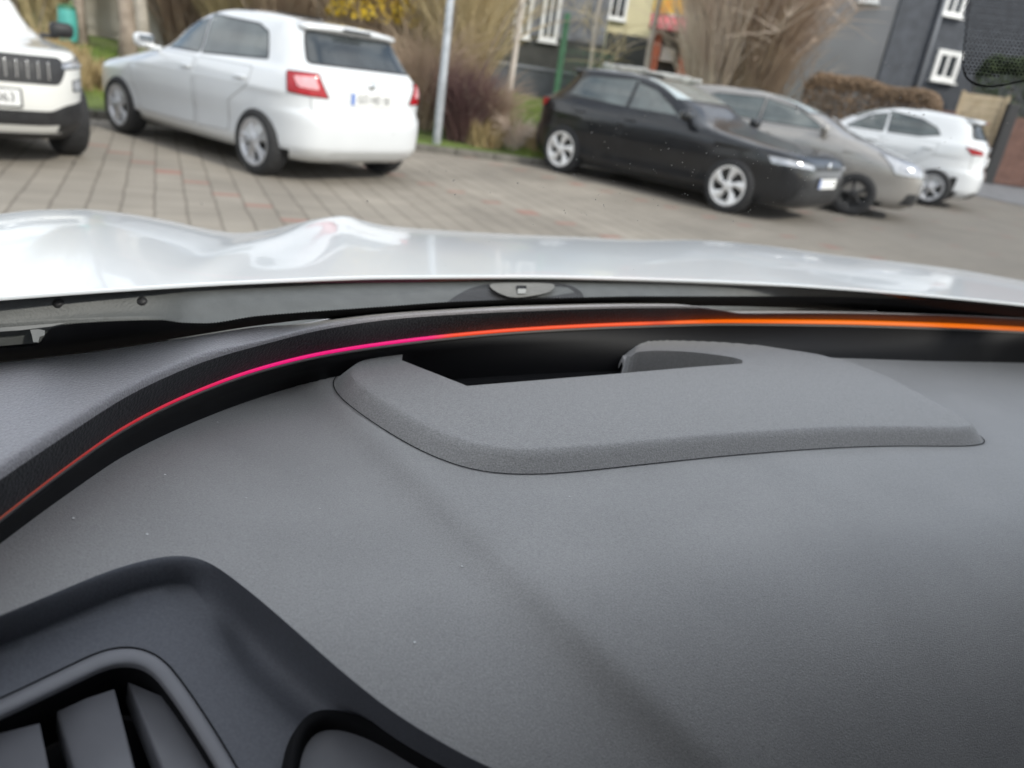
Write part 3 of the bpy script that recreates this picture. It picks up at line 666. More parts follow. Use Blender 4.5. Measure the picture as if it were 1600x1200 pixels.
def leaf_hedge(name, a, b, h, th, label, mt, n, sz=.045, z0=None):
    """a, b ground ends; ragged hedge of many leaf faces round a twig core"""
    d = b-a; L_ = Vector((d.x, d.y, 0)).length; dx = Vector((d.x, d.y, 0)).normalized(); nn = Vector((-dx.y, dx.x, 0)); R = random.Random(n)
    root = empty(name, a, 0, label, 'hedge'); v = []; f = []
    for _ in range(n):
        s_, t_, q = R.random(), R.uniform(-1, 1), R.random()
        edge = R.random()
        if edge < .5: t_ = R.choice((-1, 1))*R.uniform(.75, 1.08)
        elif edge < .8: q = R.uniform(.9, 1.05)
        bulge = 1+.02*sin(s_*L_*2.1)+.015*sin(s_*L_*5.3+1); q2 = 1-(abs(s_-.5)*2)**14*.15
        c = dx*s_*L_+nn*t_*th/2*(1-.25*q*q)*bulge+Vector((0, 0, q*h*q2*bulge))
        c.z += (b.z-a.z)*s_
        x = Vector((R.gauss(0, 1), R.gauss(0, 1), R.gauss(0, 1))).normalized(); y = x.orthogonal().normalized(); k = len(v); s1 = sz*R.uniform(.5, 1.5)
        v += [c-x*s1, c+y*s1*.6, c+x*s1, c-y*s1*.6]; f.append((k, k+1, k+2, k+3))
    obj('foliage', v, f, mt, root, False)
    m = MB()
    for k in range(int(L_*14)):
        s_ = R.random(); p = dx*s_*L_+nn*R.uniform(-.3, .3)*th; p.z = (b.z-a.z)*s_; q = p+Vector((R.gauss(0, .15), R.gauss(0, .15), h*R.uniform(.7, .98))); m.tube([p, p.lerp(q, .5)+Vector((R.gauss(0, .05), R.gauss(0, .05), 0)), q], [.014, .010, .004], 4, cap=False)
    m.build('stems', M['bark'], root)
    return root
def g2(u, Y, z): p = at(u, 200, Y); p.z = z; return p
leaf_hedge('hedge', g2(1243, 20.5, .05), g2(1462, 19.3, .0), 2.05, 1.2, 'clipped brown beech hedge behind the taupe and small white cars', M['hedge'], 26000, .032)
leaf_hedge('hedge', g2(1500, 28.3, .2), g2(1720, 27.5, 0), 3.5, 1.1, 'dark evergreen hedge above the fence at the right edge', M['evergreen'], 9000, .07)

# ------------------------------------------------------------------ buildings
M['slate'] = mat('slate_cladding', (.19, .195, .21), .8, var=.35, vscale=3)
M['slate_dark'] = mat('dark_slate_cladding', (.060, .066, .078), .8, var=.25, vscale=3)
M['plaster_grey'] = mat('grey_plaster', (.30, .30, .305), .9, var=.10, vscale=.7)
M['plaster_yellow'] = mat('cream_plaster', (.62, .56, .36), .9, var=.08, vscale=1)
M['plinth'] = mat('dark_plinth', (.07, .07, .065), .9, var=.2, vscale=2)
M['frame_white'] = mat('white_window_frame', (.78, .78, .76), .5, var=.04, vscale=5)
M['pane'] = mat('window_pane', (.05, .055, .06), .06, ior=1.6, var=.4, vscale=1)
M['rooftile'] = mat('roof_tiles', (.07, .065, .065), .85, var=.3, vscale=8)
def building(name, A, B, z0, z1, depth, mt, label, windows, plinth=None, roof=False, bands=()):
    """A,B: ground ends of the facade (left to right as seen)"""
    A = Vector((A.x, A.y, 0)); B = Vector((B.x, B.y, 0)); dx = (B-A).normalized(); nn = Vector((-dx.y, dx.x, 0)); L_ = (B-A).length
    root = empty(name, A, math.atan2(dx.y, dx.x), label, 'building', None)
    m = MB(); m.box((L_/2, depth/2, (z0+z1)/2), (L_, depth, z1-z0)); m.build('wall', mt, root)
    if plinth: m = MB(); m.box((L_/2, -.03, (z0+plinth)/2), (L_+.02, .06, plinth-z0)); m.build('plinth', M['plinth'], root)
    if roof:
        m = MB(); e = .4; zr = z1+.003; v = [(-e, -e, zr), (L_+e, -e, zr), (L_+e, depth+e, zr), (-e, depth+e, zr), (-e, depth/2, zr+3), (L_+e, depth/2, zr+3)]
        m.add(v, [(0, 1, 5, 4), (2, 3, 4, 5), (1, 2, 5), (3, 0, 4), (3, 2, 1, 0)]); m.build('roof', M['rooftile'], root)
    def loc(u, v):
        p = on_plane(u, v, A, nn)-A; return Vector((p.dot(dx), 0, p.z))
    for w in windows:
        (u0, v0, u1, v1) = w[:4]; a = loc((u0+u1)/2-1, v1); b = loc((u0+u1)/2, v0); wl = loc(u0, (v0+v1)/2); wr = loc(u1, (v0+v1)/2)
        w_ = abs(wr.x-wl.x); h_ = abs(b.z-a.z); cx = (wl.x+wr.x)/2; cz = (a.z+b.z)/2; t = .12 if len(w) < 5 else w[4]
        m = MB()
        m.box((cx, -.03, cz+h_/2-t/2), (w_, .10, t)); m.box((cx, -.03, cz-h_/2+t/2), (w_, .10, t))
        m.box((cx-w_/2+t/2, -.03, cz), (t, .10, h_-2*t)); m.box((cx+w_/2-t/2, -.03, cz), (t, .10, h_-2*t))
        if len(w) < 6: m.box((cx, -.025, cz), (t*.55, .07, h_-2*t))
        fr = m.build('window', M['frame_white'], root)
        m = MB(); m.box((cx, -.008, cz), (w_-2*t, .012, h_-2*t)); m.build('pane', M['pane'], fr)
        m = MB(); m.box((cx, -.09, cz-h_/2-.03), (w_+.1, .2, .05)); m.build('sill', M['frame_white'], fr)
    return root, loc
building('house', g2(690, 27, 0), g2(921, 27.5, 0), -.5, 6.5, 8, M['slate'], 'grey slate clad house with tall white windows beyond the lawn', [(808, -75, 836, 60), (850, -70, 879, 66), (760, -80, 785, 55)], plinth=2.4)
building('house', g2(190, 23, 0), g2(640, 23, 0), 0, 6, 6, mat('rose_plaster', (.42, .33, .26), .9, col2=(.30, .25, .17), vscale=.8), 'rose brown plastered house behind the thickets above the white hatchback', [])
building('house', g2(924, 36, 0), g2(1012, 36.5, 0), 0, 8, 9, M['plaster_yellow'], 'cream yellow house with dark plinth beyond the slim bare trees', [(955, -60, 985, 32)], plinth=3.3)
b1, _ = building('house', g2(1180, 31, 0), g2(1349, 29, 0), -1, 8.5, 10, M['plaster_grey'], 'plain light grey gable wall behind the brown hedge', [(1355, -90, 1386, 5)])
b2, loc2 = building('house', g2(1350, 28.9, 0), g2(2000, 33, 0), -1, 9.5, 10, M['slate_dark'], 'dark slate clad house with white windows and a grey downpipe', [(1484, -75, 1517, 28), (1458, 78, 1497, 128, .16)])
pA = loc2(1433, 128); pB = loc2(1468, -5)
m = MB(); m.tube([(pA.x, -.10, -.5), (pA.x, -.10, 9.4)], .075, 10); dp = m.build('downpipe', mat('zinc_pipe', (.20, .21, .23), .5, var=.1, vscale=4), b2, True)
# low grey wall
A = g2(786, 22.5, 0); B = g2(870, 23, 0)
m = MB(); c = (A+B)/2; ang = math.atan2((B-A).y, (B-A).x); m.box((c.x, c.y, .85), ((B-A).length+3.5, .25, 1.0), ang, bev=.02)
wl = m.build('garden_wall', mat('grey_render', (.10, .105, .115), .9, var=.2, vscale=2)); tag(wl, 'low dark grey garden wall behind the lawn', 'wall')
m = MB(); m.box((c.x, c.y, 1.39), ((B-A).length+3.6, .33, .07), ang, bev=.01); m.build('coping', mat('coping_stone', (.22, .23, .25), .8, var=.1), wl)
# green mesh fence: posts with wire panel
p = gnd(868, 150, 17.5)
f_ = empty('fence', p, 0, 'green metal fence post with lattice standing at the edge of the lawn', 'fence')
M['green'] = mat('green_metal', (.05, .14, .075), .6, var=.2, vscale=6)
m = MB(); m.box((0, 0, 1.0), (.12, .12, 2.2), bev=.01); m.build('post', M['green'], f_)
m = MB()
for k in range(9): m.tube([(.1+k*.12, 0, .1), (.1+k*.12, 0, 1.5)], .006, 4)
for k in range(7): m.tube([(.06, 0, .2+k*.2), (1.1, 0, .2+k*.2)], .006, 4)
m.build('wire_panel', M['green'], f_)
# kiosk
p = g2(1024, 31, 1.2)
k_ = empty('kiosk', p, radians(-2), 'small kiosk with yellow orange sign and red awning between yellow house and copse', 'kiosk')
M['brickred'] = mat('red_brick_pillar', (.30, .085, .045), .8, var=.25, vscale=4)
m = MB(); m.box((-.62, 0, 1.1), (.42, .5, 2.2), bev=.02); m.build('pillar', M['brickred'], k_)
m = MB(); m.box((.55, 0, 1.1), (.42, .5, 2.2), bev=.02); m.build('pillar', M['brickred'], k_)
m = MB(); m.prism([(0, 2.1), (-.55, 2.15), (-.5, 2.35), (0, 2.65)], lambda a, b: Vector((-.95, a, b)), Vector((1.9, 0, 0))); m.build('awning', mat('pink_awning', (.50, .09, .11), .7, col2=(.62, .22, .24), vscale=3), k_)
m = MB(); m.box((0, -.05, 3.05), (1.9, .16, .75), bev=.02); m.build('sign_board', mat('orange_sign', (.70, .22, .04), .6, col2=(.80, .62, .12), vscale=1.4), k_)
m = MB(); m.box((0, .6, 1.1), (1.6, .5, 2.2)); m.build('back_wall', M['plinth'], k_)
m = MB(); m.box((-.08, .2, 1.35), (.5, .1, .45), bev=.02); m.build('notice_board', M['frame_white'], k_)
# pale house wall and teal barrel far left
building('shed', g2(133, 16.6, 0), g2(262, 17.0, 0), 0, 4, 3, mat('pale_render', (.50, .47, .42), .9, col2=(.34, .30, .24), vscale=1.6), 'pale rendered shed behind the trunks at the left', [])
M['teal'] = mat('teal_plastic', (.08, .38, .34), .5, var=.15, vscale=4); M['teal_d'] = mat('green_plastic', (.04, .16, .09), .5, var=.15)
p = gnd(106, 45, 15.0); bb_ = empty('water_barrel', p+Vector((0, 0, .02)), 0, 'teal plastic barrel behind the dark mirror of the white crossover', 'barrel')
m = MB(); m.lathe([(.001, 0), (.20, 0), (.22, .05), (.24, .3), (.24, .5), (.22, .85), (.21, .9)], Matrix.Rotation(pi/2, 4, 'X'), 24); m.build('drum', M['teal'], bb_, True)
m = MB(); m.lathe([(.23, .9), (.23, .95), (.16, 1.0), (.001, 1.02)], Matrix.Rotation(pi/2, 4, 'X'), 24); m.build('lid', M['teal_d'], bb_, True); bb_.scale = (.68, .68, .62)
# right edge: wooden fence, gate post, brick wall, bin
M['wood_pale'] = mat('pale_wood', (.42, .33, .21), .8, col2=(.55, .45, .31), vscale=4)
M['wood_red'] = mat('red_brown_wood', (.16, .085, .065), .85, var=.25, vscale=5)
a, b = g2(1490, 27, 0), g2(1556, 26.6, 0)
f2 = empty('wooden_fence', a, math.atan2((b-a).y, (b-a).x), 'pale wooden fence panel behind the small white hatchback', 'fence'); L_ = (b-a).length
m = MB()
for k in range(12): m.box((L_/2, 0, .22+k*.205), (L_, .03, .195), bev=.006)
m.build('boards', M['wood_pale'], f2)
for x in (-.05, L_+.05): m = MB(); m.box((x, 0, 1.3), (.11, .11, 2.65), bev=.008); m.build('post', M['wood_pale'], f2)
a, b = g2(1425, 27.2, 0), g2(1486, 26.8, 0)
m = MB(); c = (a+b)/2; m.box((c.x, c.y, .98), ((b-a).length, .25, 1.96), math.atan2((b-a).y, (b-a).x), bev=.02)
o = m.build('brick_wall', M['wood_red']); tag(o, 'short reddish brown wall left of the pale wooden fence', 'wall')
p = g2(1578, 26, 0)
g_ = empty('gate', p, radians(8), 'dark brown gate at the right edge beside the pale wooden fence', 'gate')
m = MB(); m.box((-.14, 0, 1.2), (.36, .2, 2.4), bev=.01); m.build('post', M['dark'], g_)
m = MB()
for k in range(22): m.box((.14+k*.15, 0, 1.05), (.125, .03, 2.0), bev=.006)
m.build('boards', M['wood_red'], g_)

# ================================================================== the car the photograph is taken from
car = empty('car', (0, .6, 0), 0, 'white car seen from its driver seat with grey dashboard and glowing pink and orange strip', 'car')
cinv = Matrix.Translation((0, -.6, 0))
def cobj(name, vs, fs, mt, parent=car, smooth=True, mi=None):
    o = obj(name, [cinv @ Vector(v) for v in vs], fs, mt, parent, smooth, mi); return o
def cbuild(mb, name, mt, parent=car, smooth=False): return cobj(name, mb.v, mb.f, mt, parent, smooth, mb.mi if isinstance(mt, (list, tuple)) else None)
M['dash'] = mat('soft_grey_dashboard', (.275, .268, .26), .48, var=.20, vscale=1050, bump=.0003, bscale=1300, spec=.6, sheen=.5, grain=(14, .07))
M['bezel'] = mat('grained_grey_bezel', (.255, .248, .24), .5, var=.28, vscale=850, bump=.0005, bscale=1000, spec=.6, sheen=.5)
M['pad'] = mat('woven_grey_pad', (.29, .275, .285), .48, var=.22, vscale=1000, bump=.0004, bscale=700, btype='V', spec=.6, sheen=.6)
M['ridge'] = mat('dark_woven_trim', (.030, .030, .033), .5, var=.35, vscale=600, bump=.0005, bscale=520, btype='V', spec=.35)
M['gloss'] = mat('gloss_black_trim', (.004, .004, .005), .55, spec=.25)
M['black'] = mat('matt_black', (.006, .006, .007), .8, spec=.2)
M['panel'] = mat('anthracite_panel', (.125, .13, .148), .55, var=.12, vscale=700, bump=.0002, bscale=1200, spec=.45)
M['ventframe'] = mat('satin_grey_trim', (.22, .22, .235), .4, var=.05, vscale=60, spec=.5)
M['slat'] = mat('vent_slat_grey', (.17, .17, .182), .45, var=.06, vscale=60, spec=.5)
M['cowl'] = mat('grey_cowl_plastic', (.090, .095, .093), .55, var=.12, vscale=60, bump=.0004, bscale=500, spec=.5)
M['greyline'] = mat('smoky_trim', (.10, .09, .085), .35)
M['hood'] = mat('white_pearl_paint', (.68, .71, .73), .25, spec=.4, coat=.5, var=.012, vscale=5)
US = [-320+12*i for i in range(186)]       # columns used along the dashboard
v_far = curve([(-320, 602), (-200, 590), (0, 566), (130, 551), (290, 527), (400, 510), (530, 495), (700, 481), (830, 473), (1090, 469), (1300, 474), (1450, 483), (1600, 493), (1900, 520)])
v_crest = curve([(-320, 990), (-200, 897), (0, 745), (100, 678), (215, 606), (330, 556), (430, 524), (520, 503), (620, 489), (700, 484), (830, 479), (1000, 475), (1090, 476), (1125, 481), (1165, 488), (1300, 487), (1450, 489), (1600, 495), (1900, 512)])
z_crest = lambda u: 1.065-.0085*sstep(1085, 1170, u)
v_st = curve([(-320, 1060), (-200, 963), (0, 808), (50, 769), (100, 731), (200, 662), (300, 612), (400, 575), (500, 550), (600, 534), (700, 522), (800, 513), (900, 507), (1000, 503), (1150, 499), (1300, 500), (1450, 504), (1600, 511), (1900, 531)])
th = lambda u: 2.2+2.6*sstep(-100, 500, u)+1.6*sstep(1000, 1400, u)
v_wb = curve([(-320, 1110), (-200, 1008), (0, 850), (100, 776), (200, 709), (300, 661), (400, 623), (500, 594), (600, 575), (700, 566), (800, 560), (1000, 555), (1200, 556), (1300, 559), (1450, 564), (1600, 567), (1900, 585)])
# lower dashboard height field
cn = ray(600, 690).cross(ray(1135, 1210)).normalized()      # upright plane of the moulded crease
if (P(300, 900, 1.02)-CAMP).dot(cn) < 0: cn = -cn
rA, rB = P(1325, 577, 1.02), P(1640, 715, 1.02); rdv = (rB-rA).normalized(); rn = Vector((rdv.y, -rdv.x, 0))
if (P(1700, 600, 1.02)-rA).dot(rn) < 0: rn = -rn
f0 = P(800, 860, 1.02).dot(FWD)
def softp(s, w): return w*math.log(1+math.exp(max(-30, min(30, s/w)))) if s < 30*w else s
def hd(p):
    p = Vector(p); z = 1.02
    if p.z < .5: p.z = 1.02
    sc = (p-CAMP).dot(cn)
    sp_ = softp(sc-.002, .0022); z = 1.010-.024*(1-math.exp(-sp_/.018))+.046*(1-math.exp(-sp_/.115))
    z -= .05*softp((Vector(p)-rA).dot(rn), .003)
    z -= 3.2*max(0, f0-Vector(p).dot(FWD))**2
    return z
def D(u, v, off=0):
    z = 1.02
    for _ in range(30): p = P(u, v, z); z = z*.5+.5*(hd(p)+off)
    return P(u, v, z)
# outlines in the picture
BEZ_O = [(628, 562), (590, 566), (560, 573), (532, 583), (519, 597), (527, 619), (560, 646), (620, 685), (680, 716), (745, 737), (820, 743), (900, 738), (1000, 727), (1150, 711), (1300, 700), (1400, 697), (1480, 698), (1525, 697), (1541, 691), (1527, 678), (1450, 633), (1380, 599), (1325, 576), (1250, 560), (1180, 549), (1100, 543), (1010, 541), (978, 546), (968, 566)]
HOLE = [(976, 566), (980, 554), (1005, 548), (1060, 548), (1120, 554), (1160, 561), (1160, 568), (1090, 573), (950, 585), (730, 603), (628, 563)]
bz_h = .0118
bo = [D(u, v) for u, v in BEZ_O]
bo2 = [Vector((p.x, p.y)) for p in bo]
bo2 = [bo2[0]] + chaikin(bo2[1:], 2, False)
hz_ = 1.010+bz_h
ho2 = [Vector(P(u, v, hz_)[:2]) for u, v in HOLE]
ho2 = chaikin(ho2[:7], 1, False)+ho2[7:]
# close the C: the far side between the two hole ends is open to the wall
ring = bo2 + ho2
ring = resample(ring, .006)
outer_open = bo2
def bez_keep(p): return inside(p, ring)
# dashboard pad
def pix(p):
    d = Vector(p)-CAMP; w = d.dot(FW); a = F*d.dot(RT)/w; b = -F*d.dot(UP)/w; return Vector((800+CR*a-SR*b, 600+SR*a+CR*b))
FC = [(-330, 1110), (-200, 1042), (-80, 992), (0, 962), (80, 929), (160, 895), (225, 875), (275, 867), (312, 872), (345, 889), (400, 932), (450, 975), (540, 1055), (620, 1118), (720, 1178), (800, 1215), (900, 1255), (1000, 1290), (1150, 1330)]
FCs = chaikin([Vector(p) for p in FC], 2, False)
dloop = [Vector((u, v_wb(u)-8)) for u in US if u <= 1900]+[Vector((1900, 1450)), Vector((1200, 1450))]+[Vector(p) for p in reversed(FCs)]
holeloop = [pix(Vector((q.x, q.y, 1.010))) for q in resample(offset_in([Vector((q.x, q.y)) for q in ho2], -.005), .004)]+[]
hole2 = [Vector(p) for p in [(655, 520), (640, 571), (728, 611), (1145, 577), (1185, 562), (1185, 500)]]
def dkeep(p): return inside(p, dloop) and not inside(p, holeloop) and not inside(p, hole2)
V, Fc = fill([resample(dloop, 17), holeloop, resample(hole2, 14)], 17, dkeep)
dash = cobj('dashboard', [D(p.x, p.y) for p in V], [tuple(f) for f in Fc], M['dash'])
# upper pad with rolled edge
vs = []; NR = 26
for i in range(NR):
    for u in US:
        cr_ = P(u, v_crest(u), z_crest(u)); st = P(u, v_st(u), 1.037)
        fa = P(u, v_far(u)+1, 1.062)
        fw_ = sstep(400, 520, u); fa0 = cr_+Vector((0, 0, -.012))+FWD*.04; fa = fa.lerp(fa0, fw_)
        back = (fa-cr_); back.z = 0; bn = back.normalized(); lf = 1-sstep(300, 430, u); A_ = cr_+bn*min(.010+.006*lf, back.length*.6)+Vector((0, 0, -.0045*(1-lf))); C_ = st
        if i < 12: p = fa.lerp(A_, i/12); p.z = fa.z+(A_.z-fa.z)*(i/12)
        else:
            t = (i-12)/(NR-13); K = cr_+Vector((0, 0, .0005)); p = A_*(1-t)**2+K*2*t*(1-t)+C_*t*t
        vs.append(p)
nu = len(US); KS = 19
upper = cobj('upper_pad', vs[:KS*nu], grid_faces(KS, nu), M['pad'], dash)
cobj('ridge_trim', vs[(KS-1)*nu:], grid_faces(NR-KS+1, nu), M['ridge'], dash)
# light strip
sv_, sf, cols = [], [], []
for u in US:
    c0 = P(u, v_st(u), 1.037); away = Vector((c0.x, c0.y, 0)).normalized(); t_ = th(u)
    c1 = P(u, v_st(u)+t_, 1.037-.0016-.0011*t_/9); c1 = c1
    sv_ += [c0+away*.003, c0-away*.0008, c1-away*.0008, c1+away*.003]
sf = [(i*4+j, i*4+j+1, (i+1)*4+j+1, (i+1)*4+j) for i in range(len(US)-1) for j in range(3)]
ms = bpy.data.materials.new('ambient_light'); ms.use_nodes = True; t = ms.node_tree; b = t.nodes['Principled BSDF']
at_ = t.nodes.new('ShaderNodeAttribute'); at_.attribute_name = 'glow'; t.links.new(at_.outputs['Color'], b.inputs['Emission Color']); b.inputs['Emission Strength'].default_value = .64; b.inputs['Base Color'].default_value = (.05, .02, .02, 1)
strip = cobj('light_strip', sv_, sf, ms, dash)
stops = [(-320, (.10, .01, .005)), (0, (.22, .035, .012)), (120, (.33, .02, .010)), (240, (.62, .012, .03)), (330, (.85, .004, .11)), (420, (1.0, .002, .22)), (670, (1.05, .0, .24)), (705, (1.1, .075, .015)), (1000, (1.1, .10, .006)), (1030, (.75, .06, .005)), (1060, (1.1, .14, .004)), (1300, (1.15, .22, .004)), (1500, (1.05, .20, .006)), (1600, (.80, .17, .02)), (1900, (.6, .12, .02))]
ca = strip.data.attributes.new('glow', 'FLOAT_COLOR', 'POINT')
for i, u in enumerate(US):
    for (u0, c0), (u1, c1) in zip(stops, stops[1:]):
        if u0 <= u <= u1 or (u > 1900): k = min(1, (u-u0)/(u1-u0)); c = [c0[j]*(1-k)+c1[j]*k for j in range(3)]
    for j in range(4): ca.data[i*4+j].color = (*c, 1)
# gloss black band + fine line under the strip
lv, bv = [], []
for u in US:
    t_ = th(u); s0 = P(u, v_st(u)+t_, 1.0345); away = Vector((s0.x, s0.y, 0)).normalized(); s1 = P(u, v_st(u)+t_+4.2, 1.0330)
    lv += [s0+away*.002, s0-away*.0012, s1-away*.0012, s1+away*.002]
    b0 = s1+away*.0005; bt = D(u, v_wb(u)); dn = bt-b0; kx = .05 if 560 < u < 1230 else .006
    bt2 = Vector((bt.x, bt.y, bt.z-kx)); bv += [s0+away*.004, b0, b0.lerp(bt, .5)+away*.002, bt, bt2]
cobj('trim_line', lv, [(i*4+j, i*4+j+1, (i+1)*4+j+1, (i+1)*4+j) for i in range(len(US)-1) for j in range(3)], M['greyline'], dash)
cobj('gloss_band', bv, [(i*5+j, i*5+j+1, (i+1)*5+j+1, (i+1)*5+j) for i in range(len(US)-1) for j in range(4)], M['gloss'], dash)
# head-up display surround
V, Fc = fill([ring], .0045, bez_keep)
hv = []
for p in V:
    d_ = dist_poly(p, outer_open, closed=False); base = hd((p.x, p.y, 0)); k = min(1, d_/.0125); z = base-.0012+(bz_h+.0012)*(k if k < .8 else .8+.2*math.sin((k-.8)/.2*pi/2)*.64+.2*.36*sstep(.8, 1, k))
    hv.append(Vector((p.x, p.y, z)))
fs2 = [tuple(f) for f in Fc]
cnt = set()
for f in fs2:
    for a, b in zip(f, f[1:]+f[:1]): cnt.add((a, b))
for (a, b) in [e for e in cnt if (e[1], e[0]) not in cnt]:      # inner wall going down round the opening, outer skirt
    k = len(hv); inner = dist_poly(V[a], ho2, False) < .0015 and dist_poly(V[b], ho2, False) < .0015; dd = .045 if inner else .006
    hv += [hv[a]-Vector((0, 0, dd)), hv[b]-Vector((0, 0, dd))]; fs2.append((a, k, k+1, b))
mi_b = [2 if (max(hv[i].z for i in f)-min(hv[i].z for i in f) > .03) and pix(sum((hv[i] for i in f), Vector())/len(f)).x >= 985 else 1 if (max(hv[i].z for i in f)-min(hv[i].z for i in f) > .03) and pix(sum((hv[i] for i in f), Vector())/len(f)).x < 1008 and pix(sum((hv[i] for i in f), Vector())/len(f)).x > 900 and pix(sum((hv[i] for i in f), Vector())/len(f)).y < 572 else 0 for f in fs2]  # left end of the inner wall coloured black as shade inside the opening
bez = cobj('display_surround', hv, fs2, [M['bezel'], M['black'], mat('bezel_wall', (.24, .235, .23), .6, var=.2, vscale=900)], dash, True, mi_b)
bm = bmesh.new(); bm.from_mesh(bez.data); bmesh.ops.recalc_face_normals(bm, faces=bm.faces[:])
for e in bm.edges:
    if len(e.link_faces) == 2 and e.calc_face_angle(0) > .7: e.smooth = False
bm.to_mesh(bez.data); bm.free()
gv_ = []
for i, p in enumerate(bo2):
    t_ = (bo2[min(i+1, len(bo2)-1)]-bo2[max(i-1, 0)]).normalized(); nn = Vector((-t_.y, t_.x))
    if inside(p+nn*.003, ring): nn = -nn
    for o_, zz in ((-.0002, .0006), (.0007, .0005)): q = p+nn*o_; gv_.append(Vector((q.x, q.y, hd((q.x, q.y, 0))+zz)))
cobj('surround_gap', gv_, [(i*2, i*2+1, i*2+3, i*2+2) for i in range(2, len(bo2)-16)], M['black'], dash, False)
# recess under the surround
pv = [P(u, v, 1.02) for u, v in [(560, 520), (640, 600), (730, 625), (1250, 590), (1300, 500)]]
lo = [Vector((p.x, p.y, .962)) for p in pv]; hi = [Vector((p.x, p.y, 1.012)) for p in pv]; n = len(pv)
cobj('display_recess', lo+hi, [tuple(range(n))[::-1]]+[(i, (i+1) % n, n+(i+1) % n, n+i) for i in range(1, 3)], M['black'], dash, False)
m = MB(); a, b = P(700, 585, 1.0), P(1010, 566, 1.0); m.box((a+b)/2+Vector((0, 0, -.012)), ((b-a).length, .012, .010), math.atan2((b-a).y, (b-a).x), bev=.002)
cbuild(m, 'display_lens_edge', M['black'], dash)

# driver side panel with air vent
pa, pb, pc = P(0, 1010, .999), P(300, 930, .996), P(520, 1230, .962)
pn = (pb-pa).cross(pc-pa).normalized()
if pn.z < 0: pn = -pn
FP = lambda u, v, o=0: on_plane(u, v, pa+pn*o, pn)
inn = []
for i, p in enumerate(FCs):
    t_ = (FCs[min(i+1, len(FCs)-1)]-FCs[max(i-1, 0)]).normalized(); nn = Vector((-t_.y, t_.x)); w = 46+66*sstep(300, 480, p.x)
    inn.append(p+nn*w)
vs = []; NR = 14
for k in range(NR):
    t = k/(NR-1)
    for p, q in zip(FCs, inn):
        A_ = D(p.x, p.y, .0008); C_ = FP(q.x, q.y); w = sstep(300, 430, p.x)
        mpx = p.lerp(q, .30-.10*w); K = D(mpx.x, mpx.y, .0008).lerp(FP(mpx.x, mpx.y), .2+.8*w)-pn*.016*w
        vs.append(A_*(1-t)**2+K*2*t*(1-t)+C_*t*t)
fs = grid_faces(NR, len(FCs)); nI = len(inn)
# face of the panel (flat) with openings for vent and screen
VO = [(-330, 1232), (-150, 1160), (0, 1094), (90, 1051), (150, 1022), (185, 1013), (222, 1015), (255, 1032), (285, 1068), (330, 1135), (372, 1205), (420, 1290), (470, 1380), (-330, 1500)]
VOc = chaikin([Vector(p) for p in VO[:13]], 2, False)
VIc = []
for i, p in enumerate(VOc):
    t_ = (VOc[min(i+1, len(VOc)-1)]-VOc[max(i-1, 0)]).normalized(); VIc.append(p+Vector((-t_.y, t_.x))*25)
e0 = FP(1,1); ex = (pb-pa).normalized(); ey = pn.cross(ex)
to2 = lambda p: Vector(((p-pa).dot(ex), (p-pa).dot(ey))); to3 = lambda q, o=0: pa+ex*q.x+ey*q.y+pn*o
outl = [to2(FP(p.x, p.y)) for p in inn]+[to2(FP(1000, 1560)), to2(FP(500, 1600)), to2(FP(-330, 1600))]
vento = [to2(FP(p.x, p.y)) for p in VOc]
ventp = vento+[to2(FP(500, 1600)), to2(FP(-330, 1600))]
V, Fc = fill([outl, vento+[vento[-1]+(vento[-1]-vento[-2])*.01]], .008, lambda p: inside(p, outl) and not inside(p, ventp))
k0 = len(vs); vs += [to3(p) for p in V]; fs += [tuple(i+k0 for i in f) for f in Fc]
pnl = cobj('vent_panel', vs, fs, M['panel'], dash)
bm = bmesh.new(); bm.from_mesh(pnl.data); bmesh.ops.remove_doubles(bm, verts=bm.verts[:], dist=1e-5); bmesh.ops.recalc_face_normals(bm, faces=bm.faces[:]); bm.to_mesh(pnl.data); bm.free()
vent = empty('air_vent', cinv @ pa); vent.parent = dash
def vobj(name, vs, fs, mt, smooth=True): return obj(name, [Vector(v)-pa for v in vs], fs, mt, vent, smooth)
fv = []; nV = len(VOc)
prof_ = [(0, -.003), (.03, .0005), (.10, .0011), (.5, .0013), (.90, .0010), (.97, .0003), (1.0, -.002)]
for (s, o) in prof_:
    for p, q in zip(VOc, VIc): c = p.lerp(q, s); fv.append(FP(c.x, c.y)+pn*o)
vobj('vent_frame', fv, grid_faces(len(prof_), nV), M['ventframe'])
for nm_, pr_ in (('frame_gap', [(-.10, .0005), (-.02, .0004), (0, -.002)]), ('vent_throat', [(1.0, -.002), (1.06, -.005), (1.08, -.04)])):
    fv = []
    for (s, o) in pr_:
        for p, q in zip(VOc, VIc): c = p.lerp(q, s); fv.append(FP(c.x, c.y)+pn*o)
    vobj(nm_, fv, grid_faces(3, nV), M['black'])
fv = [FP(q.x, q.y)+pn*-.045 for q in VIc]+[FP(470, 1600)+pn*-.045, FP(-330, 1600)+pn*-.045]
vobj('vent_cavity', fv, [tuple(range(len(fv)))], M['black'], False)
